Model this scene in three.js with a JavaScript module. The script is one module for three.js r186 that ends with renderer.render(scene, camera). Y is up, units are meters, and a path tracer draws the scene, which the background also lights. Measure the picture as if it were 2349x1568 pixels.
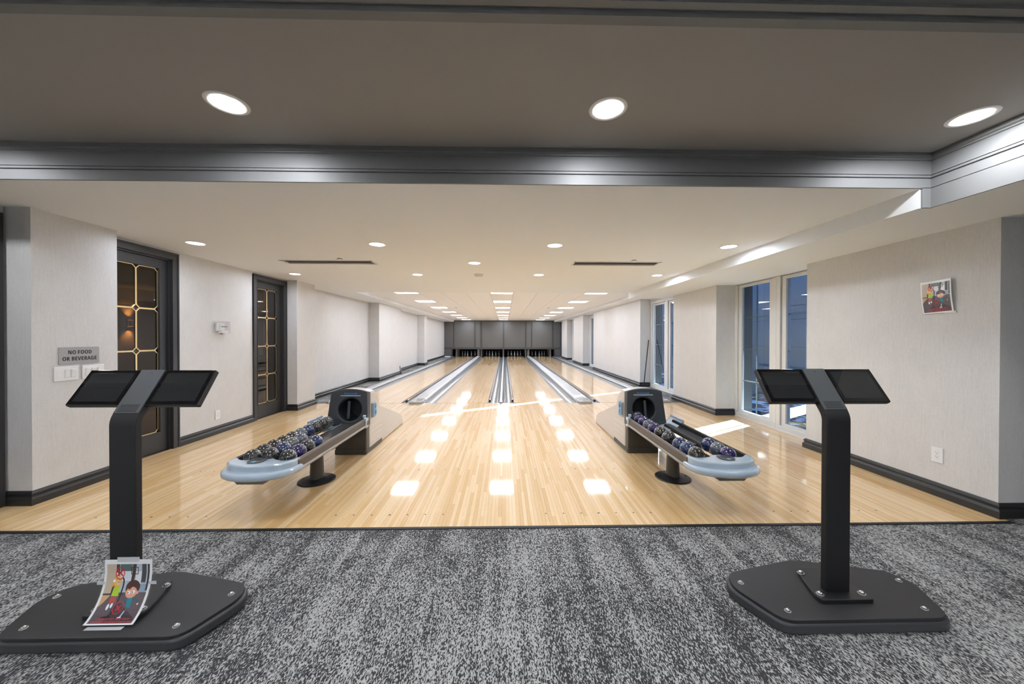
import * as THREE from 'three';
import { mergeGeometries } from 'three/addons/utils/BufferGeometryUtils.js';
import { RoundedBoxGeometry } from 'three/addons/geometries/RoundedBoxGeometry.js';
import { TextGeometry } from 'three/addons/geometries/TextGeometry.js';
import { FontLoader } from 'three/addons/loaders/FontLoader.js';
import { Brush, Evaluator, SUBTRACTION } from 'three-bvh-csg';
import { RectAreaLightUniformsLib } from 'three/addons/lights/RectAreaLightUniformsLib.js';

// ---------------------------------------------------------------- camera, sky, sun, exposure
const scene = new THREE.Scene();
const camera = new THREE.PerspectiveCamera(2 * Math.atan(784 / 814.5) * 180 / Math.PI, 2349 / 1568, 0.05, 200);
camera.position.set(0.0737, 1.3528, 7.2802);
camera.rotation.order = 'YXZ';
camera.rotation.set(-0.0067264, -0.020865, 0.0011406);
camera.setViewOffset(2349, 1568, 0, 6.25, 2349, 1568);
camera.updateProjectionMatrix();
const renderer = new THREE.WebGLRenderer({ antialias: true });
renderer.toneMapping = THREE.LinearToneMapping;
renderer.toneMappingExposure = 3.0;
renderer.shadowMap.enabled = true;
RectAreaLightUniformsLib.init();
scene.background = new THREE.Color().setRGB(0.07, 0.27, 0.78);
const sun = new THREE.DirectionalLight(new THREE.Color().setRGB(0.86, 0.96, 1.12), 30);
sun.position.set(0.810 * 40, 0.326 * 40, -0.486 * 40);
sun.castShadow = true;
sun.shadow.camera.left = sun.shadow.camera.bottom = -16; sun.shadow.camera.right = sun.shadow.camera.top = 16;
sun.shadow.camera.far = 90; sun.shadow.mapSize.set(2048, 2048);
scene.add(sun, sun.target);
const PANEL_LIGHT = 8.6, SPOT_LIGHT = 70, TRAY_LIGHT = 100;

// ---------------------------------------------------------------- helpers
let seed = 12345;
const rnd = () => { seed = (seed * 1664525 + 1013904223) >>> 0; return seed / 4294967296; };
const rr = (a, b) => a + (b - a) * rnd();
const L = (r, g, b) => new THREE.Color().setRGB(r, g, b);
const taken = new Map();
function numbered(n) { const k = taken.get(n) || 0; taken.set(n, k + 1); return k ? n + '_' + String(k).padStart(3, '0') : n; }
function thing(name, label, category, pos = [0, 0, 0], group, turn = 0) {
  const o = new THREE.Group(); o.name = numbered(name); o.position.set(...pos); o.rotation.y = turn;
  o.userData = { label, category }; if (group) o.userData.group = group;
  scene.add(o); return o;
}
function structGroup(name, label) { const o = new THREE.Group(); o.name = name; o.userData = { kind: 'structure' }; if (label) o.userData.label = label; scene.add(o); return o; }
function part(name, geo, mat, parent, label) {
  const m = new THREE.Mesh(Array.isArray(geo) ? join(geo) : geo, mat); m.name = name; if (label) m.userData.label = label;
  parent.add(m); return m;
}
function struct(name, geo, mat, label) { const m = part(numbered(name), geo, mat, scene, label); m.userData.kind = 'structure'; return m; }
function single(name, label, category, geo, mat, group) { const m = part(numbered(name), geo, mat, scene, label); m.userData.category = category; if (group) m.userData.group = group; return m; }
function join(list) {
  const l = list.map(g => { const q = g.index ? g.toNonIndexed() : g; for (const k of Object.keys(q.attributes)) if (!['position', 'normal', 'uv'].includes(k)) q.deleteAttribute(k); return q; });
  return l.length === 1 ? l[0] : mergeGeometries(l);
}
// texture coordinates in metres from the position, by the main direction of each face
function muv(geo, s = 1) {
  const g = geo.index ? geo.toNonIndexed() : geo; const p = g.attributes.position, uv = new Float32Array(p.count * 2);
  const a = new THREE.Vector3(), b = new THREE.Vector3(), c = new THREE.Vector3();
  for (let i = 0; i < p.count; i += 3) {
    a.fromBufferAttribute(p, i); b.fromBufferAttribute(p, i + 1); c.fromBufferAttribute(p, i + 2);
    const n = b.clone().sub(a).cross(c.clone().sub(a)); const ax = Math.abs(n.x), ay = Math.abs(n.y), az = Math.abs(n.z);
    [a, b, c].forEach((v, k) => { const [u, w] = ax >= ay && ax >= az ? [v.z, v.y] : ay >= az ? [v.x, v.z] : [v.x, v.y]; uv[(i + k) * 2] = u * s; uv[(i + k) * 2 + 1] = w * s; });
  }
  g.setAttribute('uv', new THREE.BufferAttribute(uv, 2)); return g;
}
function bx(x0, x1, y0, y1, z0, z1) { const g = new THREE.BoxGeometry(Math.abs(x1 - x0), Math.abs(y1 - y0), Math.abs(z1 - z0)); g.translate((x0 + x1) / 2, (y0 + y1) / 2, (z0 + z1) / 2); return muv(g); }
function rb(x0, x1, y0, y1, z0, z1, r = 0.004, seg = 2) { const g = new RoundedBoxGeometry(Math.abs(x1 - x0), Math.abs(y1 - y0), Math.abs(z1 - z0), seg, r); g.translate((x0 + x1) / 2, (y0 + y1) / 2, (z0 + z1) / 2); return g; }
function applyM(geo, m) {
  const g = geo.index ? geo.toNonIndexed() : geo; g.applyMatrix4(m);
  if (m.determinant() < 0) for (const k of Object.keys(g.attributes)) { const at = g.attributes[k], n = at.itemSize, d = at.array; for (let i = 0; i < at.count; i += 3) for (let j = 0; j < n; j++) { const t = d[(i + 1) * n + j]; d[(i + 1) * n + j] = d[(i + 2) * n + j]; d[(i + 2) * n + j] = t; } }
  return g;
}
const shp = (pts, holes = []) => { const s = new THREE.Shape(pts.map(p => new THREE.Vector2(...p))); for (const h of holes) s.holes.push(new THREE.Path(h.map(p => new THREE.Vector2(...p)))); return s; };
const ext = (s, depth, bevel = 0, seg = 2, curve = 8) => new THREE.ExtrudeGeometry(s, { depth, bevelEnabled: bevel > 0, bevelSize: bevel, bevelThickness: bevel, bevelOffset: -bevel, bevelSegments: seg, curveSegments: curve });
// (z, y) profile run along x from x0 to x1
function runX(pts, x0, x1, bevel = 0, seg = 2) { const s = pts.isShape ? pts : shp(pts); const g = ext(s, x1 - x0 - 2 * bevel, bevel, seg); g.translate(0, 0, bevel); return applyM(g, new THREE.Matrix4().set(0, 0, 1, x0, 0, 1, 0, 0, 1, 0, 0, 0, 0, 0, 0, 1)); }
// (x, y) profile run along z from z0 to z1
function runZ(pts, z0, z1) { const g = ext(pts.isShape ? pts : shp(pts), z1 - z0); g.translate(0, 0, z0); return g; }
// plan (x, z) outline raised from y0 to y1
function plan(pts, y0, y1, bevel = 0, seg = 2, holes = []) { const f = a => a.map(([x, z]) => [x, -z]); const g = ext(shp(f(pts), holes.map(f)), y1 - y0 - 2 * bevel, bevel, seg); g.translate(0, 0, bevel); g.rotateX(-Math.PI / 2); g.translate(0, y0, 0); return g; }
function roundPoly(pts, r, seg = 6) {
  const out = [], n = pts.length;
  for (let i = 0; i < n; i++) {
    const p = new THREE.Vector2(...pts[i]), a = new THREE.Vector2(...pts[(i + n - 1) % n]), b = new THREE.Vector2(...pts[(i + 1) % n]);
    const rad = Array.isArray(r) ? r[i] : r, la = a.clone().sub(p), lb = b.clone().sub(p), d = Math.min(rad, la.length() * 0.45, lb.length() * 0.45);
    if (d < 1e-6) { out.push([p.x, p.y]); continue; }
    const s = p.clone().addScaledVector(la.normalize(), d), e = p.clone().addScaledVector(lb.normalize(), d);
    for (let k = 0; k <= seg; k++) { const t = k / seg, u = 1 - t; out.push([u * u * s.x + 2 * u * t * p.x + t * t * e.x, u * u * s.y + 2 * u * t * p.y + t * t * e.y]); }
  }
  return out;
}
const circ = (cx, cy, rx, n = 32, ry = rx) => Array.from({ length: n }, (_, i) => [cx + rx * Math.cos(i / n * 2 * Math.PI), cy + ry * Math.sin(i / n * 2 * Math.PI)]);
function cyl(r0, r1, h, x, y, z, seg = 24) { const g = new THREE.CylinderGeometry(r0, r1, h, seg); g.translate(x, y, z); return g; }
function bar(a, b, r, seg = 10) { const A = new THREE.Vector3(...a), B = new THREE.Vector3(...b), d = B.clone().sub(A); const g = new THREE.CylinderGeometry(r, r, d.length(), seg); g.applyQuaternion(new THREE.Quaternion().setFromUnitVectors(new THREE.Vector3(0, 1, 0), d.clone().normalize())); g.translate((A.x + B.x) / 2, (A.y + B.y) / 2, (A.z + B.z) / 2); return g; }
const lathe = (pts, seg = 24) => new THREE.LatheGeometry(pts.map(p => new THREE.Vector2(...p)), seg);

// value noise that repeats, px and py whole numbers of cells
function noiseGrid(px, py, s) { let q = s >>> 0; const r = () => { q = (q * 1664525 + 1013904223) >>> 0; return q / 4294967296; }; const a = new Float32Array(px * py); for (let i = 0; i < a.length; i++) a[i] = r(); return (u, v) => { const x = u * px, y = v * py; let i = Math.floor(x), j = Math.floor(y); let fx = x - i, fy = y - j; fx = fx * fx * (3 - 2 * fx); fy = fy * fy * (3 - 2 * fy); i = ((i % px) + px) % px; j = ((j % py) + py) % py; const i1 = (i + 1) % px, j1 = (j + 1) % py; return (a[j * px + i] * (1 - fx) + a[j * px + i1] * fx) * (1 - fy) + (a[j1 * px + i] * (1 - fx) + a[j1 * px + i1] * fx) * fy; }; }
function tex(w, h, f, srgb = true, repeat = [1, 1]) {
  const d = new Uint8Array(w * h * 4); for (let j = 0; j < h; j++) for (let i = 0; i < w; i++) { const c = f(i / w, j / h, i, j), k = (j * w + i) * 4; d[k] = Math.max(0, Math.min(255, c[0])); d[k + 1] = Math.max(0, Math.min(255, c[1])); d[k + 2] = Math.max(0, Math.min(255, c[2])); d[k + 3] = 255; }
  const t = new THREE.DataTexture(d, w, h); t.wrapS = t.wrapT = THREE.RepeatWrapping; t.magFilter = THREE.LinearFilter; t.minFilter = THREE.LinearMipmapLinearFilter; t.generateMipmaps = true; if (srgb) t.colorSpace = THREE.SRGBColorSpace; t.repeat.set(...repeat); t.needsUpdate = true; return t;
}
const std = (c, roughness = 0.6, o = {}) => new THREE.MeshStandardMaterial({ color: c, roughness, ...o });
const phy = (c, roughness = 0.5, o = {}) => new THREE.MeshPhysicalMaterial({ color: c, roughness, ...o });

// ---------------------------------------------------------------- materials
const linenA = noiseGrid(220, 9, 7), linenB = noiseGrid(90, 140, 8), linenC = noiseGrid(8, 6, 9), linenD = noiseGrid(400, 30, 10);
const linenMap = tex(512, 512, (u, v) => { const n = (linenA(u, v) - .5) * 7 + (linenD(u, v) - .5) * 8 + (linenB(u, v) - .5) * 6 + (linenC(u, v) - .5) * 4; return [219 + n, 217 + n, 214 + n]; }, true, [1 / 0.8, 1 / 0.8]);
const linenBump = tex(512, 512, (u, v) => { const n = linenA(u, v) * 90 + linenD(u, v) * 110 + linenB(u, v) * 50; return [n, n, n]; }, false, [1 / 0.8, 1 / 0.8]);
const M = {
  wall: phy(L(0.9, 0.9, 0.9), 0.46, { map: linenMap, bumpMap: linenBump, bumpScale: 0.00035 }),
  ceil: std(L(0.8, 0.825, 0.85), 0.9),
  panelCeil: std(L(0.85, 0.855, 0.86), 0.9),
  slot: std(L(0.35, 0.34, 0.33), 0.9),
  tray: std(L(0.3, 0.288, 0.275), 0.6),
  trayTrim: std(L(0.165, 0.165, 0.163), 0.5),
  base: std(L(0.018, 0.018, 0.018), 0.35),
  door: std(L(0.032, 0.032, 0.033), 0.42),
  brass: std(L(0.85, 0.63, 0.33), 0.3, { metalness: 0.85 }),
  bronzeGlass: phy(L(0.42, 0.33, 0.21), 0.02, { transmission: 1, thickness: 0, ior: 1.5 }),
  glass: phy(L(0.8, 0.88, 0.9), 0.0, { transmission: 1, thickness: 0, ior: 1.52 }),
  clearPlastic: phy(L(0.97, 0.97, 0.97), 0.08, { transmission: 1, thickness: 0, ior: 1.45 }),
  winFrame: std(L(0.66, 0.66, 0.65), 0.35),
  muntin: std(L(0.16, 0.16, 0.15), 0.4),
  white: std(L(0.78, 0.78, 0.77), 0.4),
  whiteSoft: std(L(0.7, 0.7, 0.69), 0.5),
  black: std(L(0.006, 0.006, 0.0065), 0.55),
  blackSatin: std(L(0.012, 0.012, 0.0125), 0.38),
  blackMatte: std(L(0.006, 0.006, 0.006), 0.9),
  steel: std(L(0.62, 0.62, 0.62), 0.25, { metalness: 1 }),
  alu: std(L(0.5, 0.5, 0.5), 0.35, { metalness: 0.9 }),
  gutter: phy(L(0.17, 0.185, 0.19), 0.28, { clearcoat: 0.6, clearcoatRoughness: 0.15 }),
  cover: phy(L(0.5, 0.51, 0.52), 0.3, { clearcoat: 0.4, clearcoatRoughness: 0.2 }),
  endCap: phy(L(0.42, 0.42, 0.42), 0.2, { clearcoat: 0.8, clearcoatRoughness: 0.1 }),
  bumperRail: std(L(0.3, 0.25, 0.22), 0.4),
  mask: std(L(0.105, 0.101, 0.094), 0.42),
  maskTrim: std(L(0.055, 0.053, 0.05), 0.45),
  slate: std(L(0.028, 0.032, 0.038), 0.42),
  beige: phy(L(0.6, 0.54, 0.47), 0.36, { clearcoat: 0.3, clearcoatRoughness: 0.25 }),
  brownDark: std(L(0.055, 0.047, 0.037), 0.45),
  brownRail: std(L(0.095, 0.072, 0.05), 0.45),
  tray2: phy(L(0.05, 0.045, 0.042), 0.25, { clearcoat: 0.5, clearcoatRoughness: 0.2 }),
  blueGrey: phy(L(0.44, 0.53, 0.61), 0.22, { clearcoat: 1, clearcoatRoughness: 0.06 }),
  padDark: std(L(0.05, 0.058, 0.065), 0.3),
  blueButton: std(L(0.2, 0.42, 0.6), 0.25),
  logoBlue: std(L(0.03, 0.2, 0.5), 0.4),
  emblemBlue: std(L(0.06, 0.27, 0.5), 0.35),
  pin: std(L(0.72, 0.7, 0.66), 0.3),
  pinStripe: std(L(0.5, 0.05, 0.05), 0.4),
  kickback: std(L(0.22, 0.19, 0.17), 0.5),
  pit: std(L(0.006, 0.006, 0.006), 0.8),
  pinDeck: phy(L(0.014, 0.013, 0.012), 0.3, { clearcoat: 0.6, clearcoatRoughness: 0.1 }),
  inlay: std(L(0.03, 0.018, 0.01), 0.35),
  screenGlass: phy(L(0.004, 0.004, 0.005), 0.05, { clearcoat: 1, clearcoatRoughness: 0.02 }),
  display: phy(L(0.02, 0.021, 0.022), 0.12, { clearcoat: 1, clearcoatRoughness: 0.03 }),
  rubber: std(L(0.04, 0.042, 0.045), 0.45),
  plateTop: std(L(0.017, 0.017, 0.018), 0.5),
  armGrey: std(L(0.07, 0.074, 0.078), 0.45),
  signGrey: std(L(0.36, 0.36, 0.355), 0.4),
  ink: std(L(0.01, 0.01, 0.01), 0.6),
  vent: std(L(0.3, 0.29, 0.27), 0.5),
  lens: std(L(1, 1, 1), 0.5, { emissive: L(1, 1, 1), emissiveIntensity: 2.2 }),
  backRoom: std(L(0.2, 0.165, 0.13), 0.8),
  backDark: std(L(0.06, 0.045, 0.035), 0.7),
  orange: std(L(0.75, 0.16, 0.04), 0.5),
};
// maple boards: 24 rows of staggered strips
const ROWS = 24, rowTone = [], grain1 = noiseGrid(60, 384, 21), grain2 = noiseGrid(9, 768, 22), grain3 = noiseGrid(300, 192, 23);
for (let r = 0; r < ROWS; r++) { const cuts = []; let x = -rr(0, .2); while (x < 1) { const l = rr(.07, .24); cuts.push([x, x + l, rr(-1, 1), rr(-1, 1)]); x += l; } rowTone.push(cuts); }
function mapleMap(w, h, base, amp, rows, tones) {
  return tex(w, h, (u, v) => { const r = Math.min(rows - 1, Math.floor(v * rows)), c = tones[r].find(q => u >= q[0] && u < q[1]) || [0, 1, 0, 0]; const edge = Math.min(Math.abs(u - c[0]), Math.abs(u - c[1])) * w < .8 ? -10 : 0; const g = (grain1(u, v) - .5) * 9 + (grain2(u, v) - .5) * 13 + (grain3(u, v) - .5) * 7 + edge; const t = c[2] * amp; return [base[0] + t * 8 + g * .8, base[1] + t * 13 + g + c[3] * 3, base[2] + t * 19 + g * 1.2 + c[3] * 5]; });
}
const boardMap = mapleMap(2048, 768, [224, 188, 136], 1.1, ROWS, rowTone);
const laneTones = []; for (let r = 0; r < 39; r++) { const cuts = []; let x = -rr(0, .1); while (x < 1) { const l = rr(.03, .1); cuts.push([x, x + l, rr(-1, 1), rr(-1, 1)]); x += l; } laneTones.push(cuts); }
const laneMap = mapleMap(2048, 780, [222, 187, 138], .8, 39, laneTones);
M.board = phy(L(1, 1, 1), 0.42, { map: boardMap, clearcoat: 1, clearcoatRoughness: 0.055 });
M.lane = phy(L(1, 1, 1), 0.4, { map: laneMap, clearcoat: 1, clearcoatRoughness: 0.05 });
// carpet: charcoal with pale flecks drawn out along z
const cf = noiseGrid(800, 280, 31), cg = noiseGrid(1024, 420, 32), ch = noiseGrid(60, 7, 33), ci = noiseGrid(7, 6, 34), cj = noiseGrid(24, 5, 35), cl = noiseGrid(14, 14, 37);
function carpetAt(u, v) { const tile = Math.floor(u * 8) * 13 + Math.floor(v * 2) * 7; const su = u + ((tile * 37) % 11) / 23, sv = v + ((tile * 53) % 7) / 17; const d = .405 + .12 * (ch(su, v) - .5) + .11 * (cj(su, sv) - .5) + .13 * (ci(u, sv) - .5) + .12 * (cl(su, v) - .5); const n = .55 * cf(u, v) + .45 * cg(u, v); const k = (n - (.92 - d)) * 8 + .5; return Math.max(0, Math.min(1, k)); }
const carpetMap = tex(2048, 2048, (u, v, i, j) => { const k = carpetAt(u, v), f = ((i * 7919 + j * 104729) % 97) / 97 * 12 - 6; return [47 + k * 122 + f, 48 + k * 121 + f, 49 + k * 117 + f]; }, true, [1 / 2.4, 1 / 2.4]);
const carpetBump = tex(1024, 1024, (u, v) => { const k = cg(u, v) * 190 + carpetAt(u, v) * 60; return [k, k, k]; }, false, [1 / 2.4, 1 / 2.4]);
M.carpet = std(L(1, 1, 1), 0.95, { map: carpetMap, bumpMap: carpetBump, bumpScale: 0.003 });

// ---------------------------------------------------------------- floor
{
  const f = structGroup('floor', 'polished maple bowling approach of narrow boards');
  const W = 0.02703, g0 = 0.0003, boardGeo = [];
  for (let r = 0; r < ROWS; r++) for (const wide of [0, 1]) {
    const w = W - (wide ? 0.0014 : g0 * 2), g = new THREE.BoxGeometry(w, 0.03, 4.735); const uv = g.attributes.uv, p = g.attributes.position;
    for (let i = 0; i < uv.count; i++) uv.setXY(i, (p.getZ(i) + 2.3675) / 4.735 * .98 + .01, (r + .5 + (p.getX(i) / w) * .9) / ROWS);
    boardGeo.push(g);
  }
  let n = 0;
  for (let k = -175; k <= 122; k++) {
    const x = 0.798 + k * W; const fromLane = [-2.573, -0.798, 0.798, 2.573].map(c => (x - c) / 0.13515).find(q => Math.abs(q) < 3.3 && Math.abs(q - Math.round(q)) < .12);
    const m = part(n ? 'board_' + String(n).padStart(3, '0') : 'board', boardGeo[((k * 7 + 1700 + Math.floor(rnd() * 5)) % ROWS) * 2 + (fromLane !== undefined ? 1 : 0)], M.board, f); n++;
    m.position.set(x, -0.015, 4.755 - 2.3675);
    if (k % 2) m.rotation.y = Math.PI;
  }
  let d = 0;
  for (const c of [-2.573, -0.798, 0.798, 2.573]) for (const z of [4.572, 3.658]) for (let i = -3; i <= 3; i++) {
    const m = part(d ? 'approach_dot_' + String(d).padStart(3, '0') : 'approach_dot', cyl(i === 0 ? .0085 : .0062, i === 0 ? .0085 : .0062, .001, c + i * .1351, .0003, z, 14), M.inlay, f); d++;
  }
  struct('floor_slab', bx(-7, 8, -.3, -.14, -20.5, 11), std(L(.08, .08, .08), .9), 'concrete floor slab under the boards');
  struct('floor_subfloor', bx(-4.0, 4.15, -.14, -.0305, .006, 4.755), std(L(.05, .035, .02), .9), 'dark subfloor under the approach boards');
  struct('floor_carpet', [bx(-3.99, 7, -.14, -.002, 4.778, 11), bx(3.795, 7, -.0005, .004, 4.69, 4.8)], M.carpet, 'charcoal and pale grey flecked carpet in the foreground');
  struct('floor_carpet', [bx(-4.05, -3.515, -.14, -.004, -17.05, .004)], M.carpet, 'carpet strip beside the left gutter');
  struct('floor_carpet', [bx(3.515, 4.3, -.14, -.004, -17.05, .004)], M.carpet, 'carpet strip beside the right gutter');
  struct('trim_1', rb(-3.98, 3.79, -.02, .004, 4.752, 4.781, .003), M.black, 'black edging strip between the carpet and the maple boards');
}

// ---------------------------------------------------------------- lanes, gutters, dividers
const ord = ['leftmost', 'second from the left', 'third from the left', 'rightmost'];
const LANES = [-2.573, -0.798, 0.798, 2.573], LW = 0.527, ZEND = -17.12;
LANES.forEach((c, i) => {
  const t = thing('bowling_lane', `glossy maple bowling lane, ${ord[i]} of the four`, 'lane', [c, 0, 0], 'maple bowling lanes');
  const g = new THREE.BoxGeometry(LW * 2, .05, -ZEND - .003); g.translate(0, -.025, ZEND / 2 - .0015); const uv = g.attributes.uv, p = g.attributes.position;
  for (let k = 0; k < uv.count; k++) uv.setXY(k, (-p.getZ(k)) / 17.2, (p.getX(k) / (LW * 2) + .5) * .999);
  part('lane_bed', g, M.lane, t);
  for (let k = -3; k <= 3; k++) { const z = -4.66 + Math.abs(k) * .155; part('arrow', plan([[k * .1351 - .014, z + .075], [k * .1351, z - .075], [k * .1351 + .014, z + .075], [k * .1351, z + .045]], .0002, .0009), M.inlay, t); }
  for (const [x, z] of [[-.25, -12.15], [.28, -12.15], [-.12, -10.5], [.14, -10.5]]) part('range_mark', bx(x - .012, x + .012, .0002, .0009, z - .45, z + .45), M.inlay, t);
  part('pin_deck', bx(-LW, LW, -.05, 0, -19.3, ZEND), M.pinDeck, t, 'black pin deck');
  part('edge_strip', [bx(-LW - .004, -LW + .003, -.06, .0008, ZEND, -.003), bx(LW - .003, LW + .004, -.06, .0008, ZEND, -.003)], M.bumperRail, t);
});
function gutterProfile(x0, x1, depth) { const up = [], n = 12, w = x1 - x0; for (let i = 0; i <= n; i++) { const a = Math.PI * i / n; up.push([x0 + w / 2 - w / 2 * Math.cos(a), -.012 - depth * Math.sin(a)]); } return [...up, ...up.slice().reverse().map(([x, y]) => [x, y - .008])]; }
const gut = [[-3.344, -3.104, 'left of the leftmost lane'], [-2.042, -1.868, 'between leftmost lane and grey return cover'], [-1.582, -1.329, 'left of the second lane'], [-.267, -.038, 'left of the narrow centre divider'], [.038, .267, 'right of the narrow centre divider'], [1.329, 1.582, 'right of the third lane'], [1.868, 2.042, 'between rightmost lane and grey return cover'], [3.104, 3.344, 'right of the rightmost lane']];
gut.forEach(([x0, x1, w]) => {
  const t = thing('lane_gutter', 'grey curved ball gutter ' + w, 'gutter', [(x0 + x1) / 2, 0, 0], 'bowling lane gutters'); const h = (x1 - x0) / 2;
  part('channel', runZ(gutterProfile(-h, h, .062), -17.3, -.004), M.gutter, t);
  part('front_plate', bx(-h, h, -.1, -.012, -.003, .0045), M.gutter, t);
});
[[-1.94, 1], [1.94, -1], [-.245, 1], [.245, -1]].forEach(([x, s], i) => {
  const w = ['along the right edge of the leftmost lane', 'along the left edge of the rightmost lane', 'beside the second lane in the centre gutter', 'beside the third lane in the centre gutter'][i];
  const t = thing('bumper_rail', 'thin brown bumper rail ' + w, 'rail', [i < 2 ? x - s * .085 : x, -.03, 0], 'lane bumper rails');
  part('rail', rb(-.014, .014, -.02, .018, -16.9, -.42, .004), M.bumperRail, t);
  part('end_block', rb(-.016, .016, -.022, .02, -.42, -.36, .004), M.black, t);
  part('warning_sticker', bx(-.012, .012, .018, .0188, -.6, -.45), M.white, t, 'white sticker'); part('orange_patch', bx(-.012, .012, .0182, .0192, -.72, -.6), M.orange, t, 'orange sticker');
});
// covers of the underground ball return, between lanes 1-2 and 3-4
for (const s of [-1, 1]) {
  const t = thing('return_track_cover', `pale grey ball return track cover on the ${s < 0 ? 'left' : 'right'} of the middle lanes`, 'cover', [s * 1.725, 0, 0], 'ball return track covers');
  part('cover', runZ(roundPoly([[-.135, -.06], [.135, -.06], [.135, .012], [.1, .03], [-.1, .03], [-.135, .012]], .012, 3), -17.1, -.02), M.cover, t);
  part('side_lip', [runZ(roundPoly([[-.142, -.02], [-.128, -.02], [-.128, .02], [-.142, .02]], .004, 2), -17.1, -.01), runZ(roundPoly([[.128, -.02], [.142, -.02], [.142, .02], [.128, .02]], .004, 2), -17.1, -.01)], M.alu, t);
  part('end_cap', plan(roundPoly([[-.13, -.28], [.13, -.28], [.135, .09], [.1, .125], [-.1, .125], [-.135, .09]], .04, 5), -.004, .048, .014, 4), M.endCap, t, 'glossy rounded grey end cap');
}
{ const t = thing('centre_divider', 'narrow pale ridge dividing the two middle lanes', 'divider', [0, 0, 0]);
  part('ridge', runZ(roundPoly([[-.034, -.07], [.034, -.07], [.03, .02], [-.03, .02]], .014, 5), -17.2, .0), M.cover, t);
  part('end_stop', rb(-.036, .036, -.02, .03, -.04, .035, .01, 3), M.endCap, t); }
for (const s of [-1, 1]) {
  const t = thing('side_capping', `grey metal capping rail beside the ${s < 0 ? 'left' : 'right'} wall carpet`, 'rail', [s * 3.43, 0, 0], 'outer lane cappings');
  part('capping', runZ(roundPoly([[-.082, -.1], [.082, -.1], [.082, .012], [.05, .03], [-.05, .03], [-.082, .012]], .016, 4), -16.98, -.02), M.alu, t);
  part('ridge', [bar([s * .03, .03, -16.98], [s * .03, .03, -.05], .013, 8), bar([-s * .045, .024, -16.98], [-s * .045, .024, -.05], .011, 8)], M.alu, t);
  part('end_cap', rb(-.085, .085, -.004, .046, -.16, .02, .018, 4), M.endCap, t);
}

// ---------------------------------------------------------------- walls
const wallBox = (...a) => bx(...a);
struct('wall_left', [
  wallBox(-4.35, -3.93, 0, 2.7, 4.36, 4.4), wallBox(-4.35, -3.72, 0, 2.5, 3.72, 4.354),
  wallBox(-4.1, -3.93, 0, 2.5, 3.638, 3.72), wallBox(-4.1, -3.93, 2.282, 2.5, 2.918, 3.638), wallBox(-4.1, -3.93, 0, 2.5, 1.483, 2.918), wallBox(-4.1, -3.93, 2.282, 2.5, .762, 1.483), wallBox(-4.1, -3.93, 0, 2.5, .69, .762),
  wallBox(-4.35, -3.73, 0, 2.5, .08, .69), wallBox(-4.35, -4.05, 0, 2.5, -3.6, .08), wallBox(-4.35, -3.74, 0, 2.5, -5.85, -3.6), wallBox(-4.35, -4.05, 0, 2.5, -9.6, -5.85), wallBox(-4.35, -3.72, 0, 2.5, -10.2, -9.6), wallBox(-4.35, -4.05, 0, 2.5, -17.4, -10.2),
], M.wall, 'left wall with pillars, woven pale grey covering');
struct('wall_left_near', [wallBox(-4.35, -3.92, 0, 2.75, 4.36, 11)], M.wall, 'left wall beside the camera');
struct('wall_right', [
  wallBox(3.78, 4.35, 0, 2.5, 3.0, 4.70), wallBox(3.74, 4.35, 0, 2.5, -.36, 1.2), wallBox(3.79, 4.35, 0, 2.5, -7.5, -2.38), wallBox(3.76, 4.35, 0, 2.5, -11.6, -9.36), wallBox(3.77, 4.35, 0, 2.5, -15.6, -13.7), wallBox(4.0, 4.35, 0, 2.5, -17.4, -17.0),
  ...[[1.2, 3.0], [-2.38, -.36], [-9.36, -7.5], [-13.7, -11.6], [-17.0, -15.6]].map(([a, b]) => wallBox(4.05, 4.35, 2.325, 2.6, a, b)),
], M.wall, 'right wall with window recesses, woven pale grey covering');
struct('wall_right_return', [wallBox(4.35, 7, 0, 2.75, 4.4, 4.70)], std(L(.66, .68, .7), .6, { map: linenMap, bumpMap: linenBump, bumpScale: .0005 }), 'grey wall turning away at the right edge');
struct('wall_right_near', bx(6.6, 7, 0, 2.75, 4.7, 11), M.wall); struct('wall_behind', bx(-4.35, 7, 0, 2.75, 10.6, 11), M.wall);
struct('wall_back', [bx(-4.35, 4.35, 2.5, 2.8, -17.6, -17.2)], M.maskTrim, 'wall above the masking panels');

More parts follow.
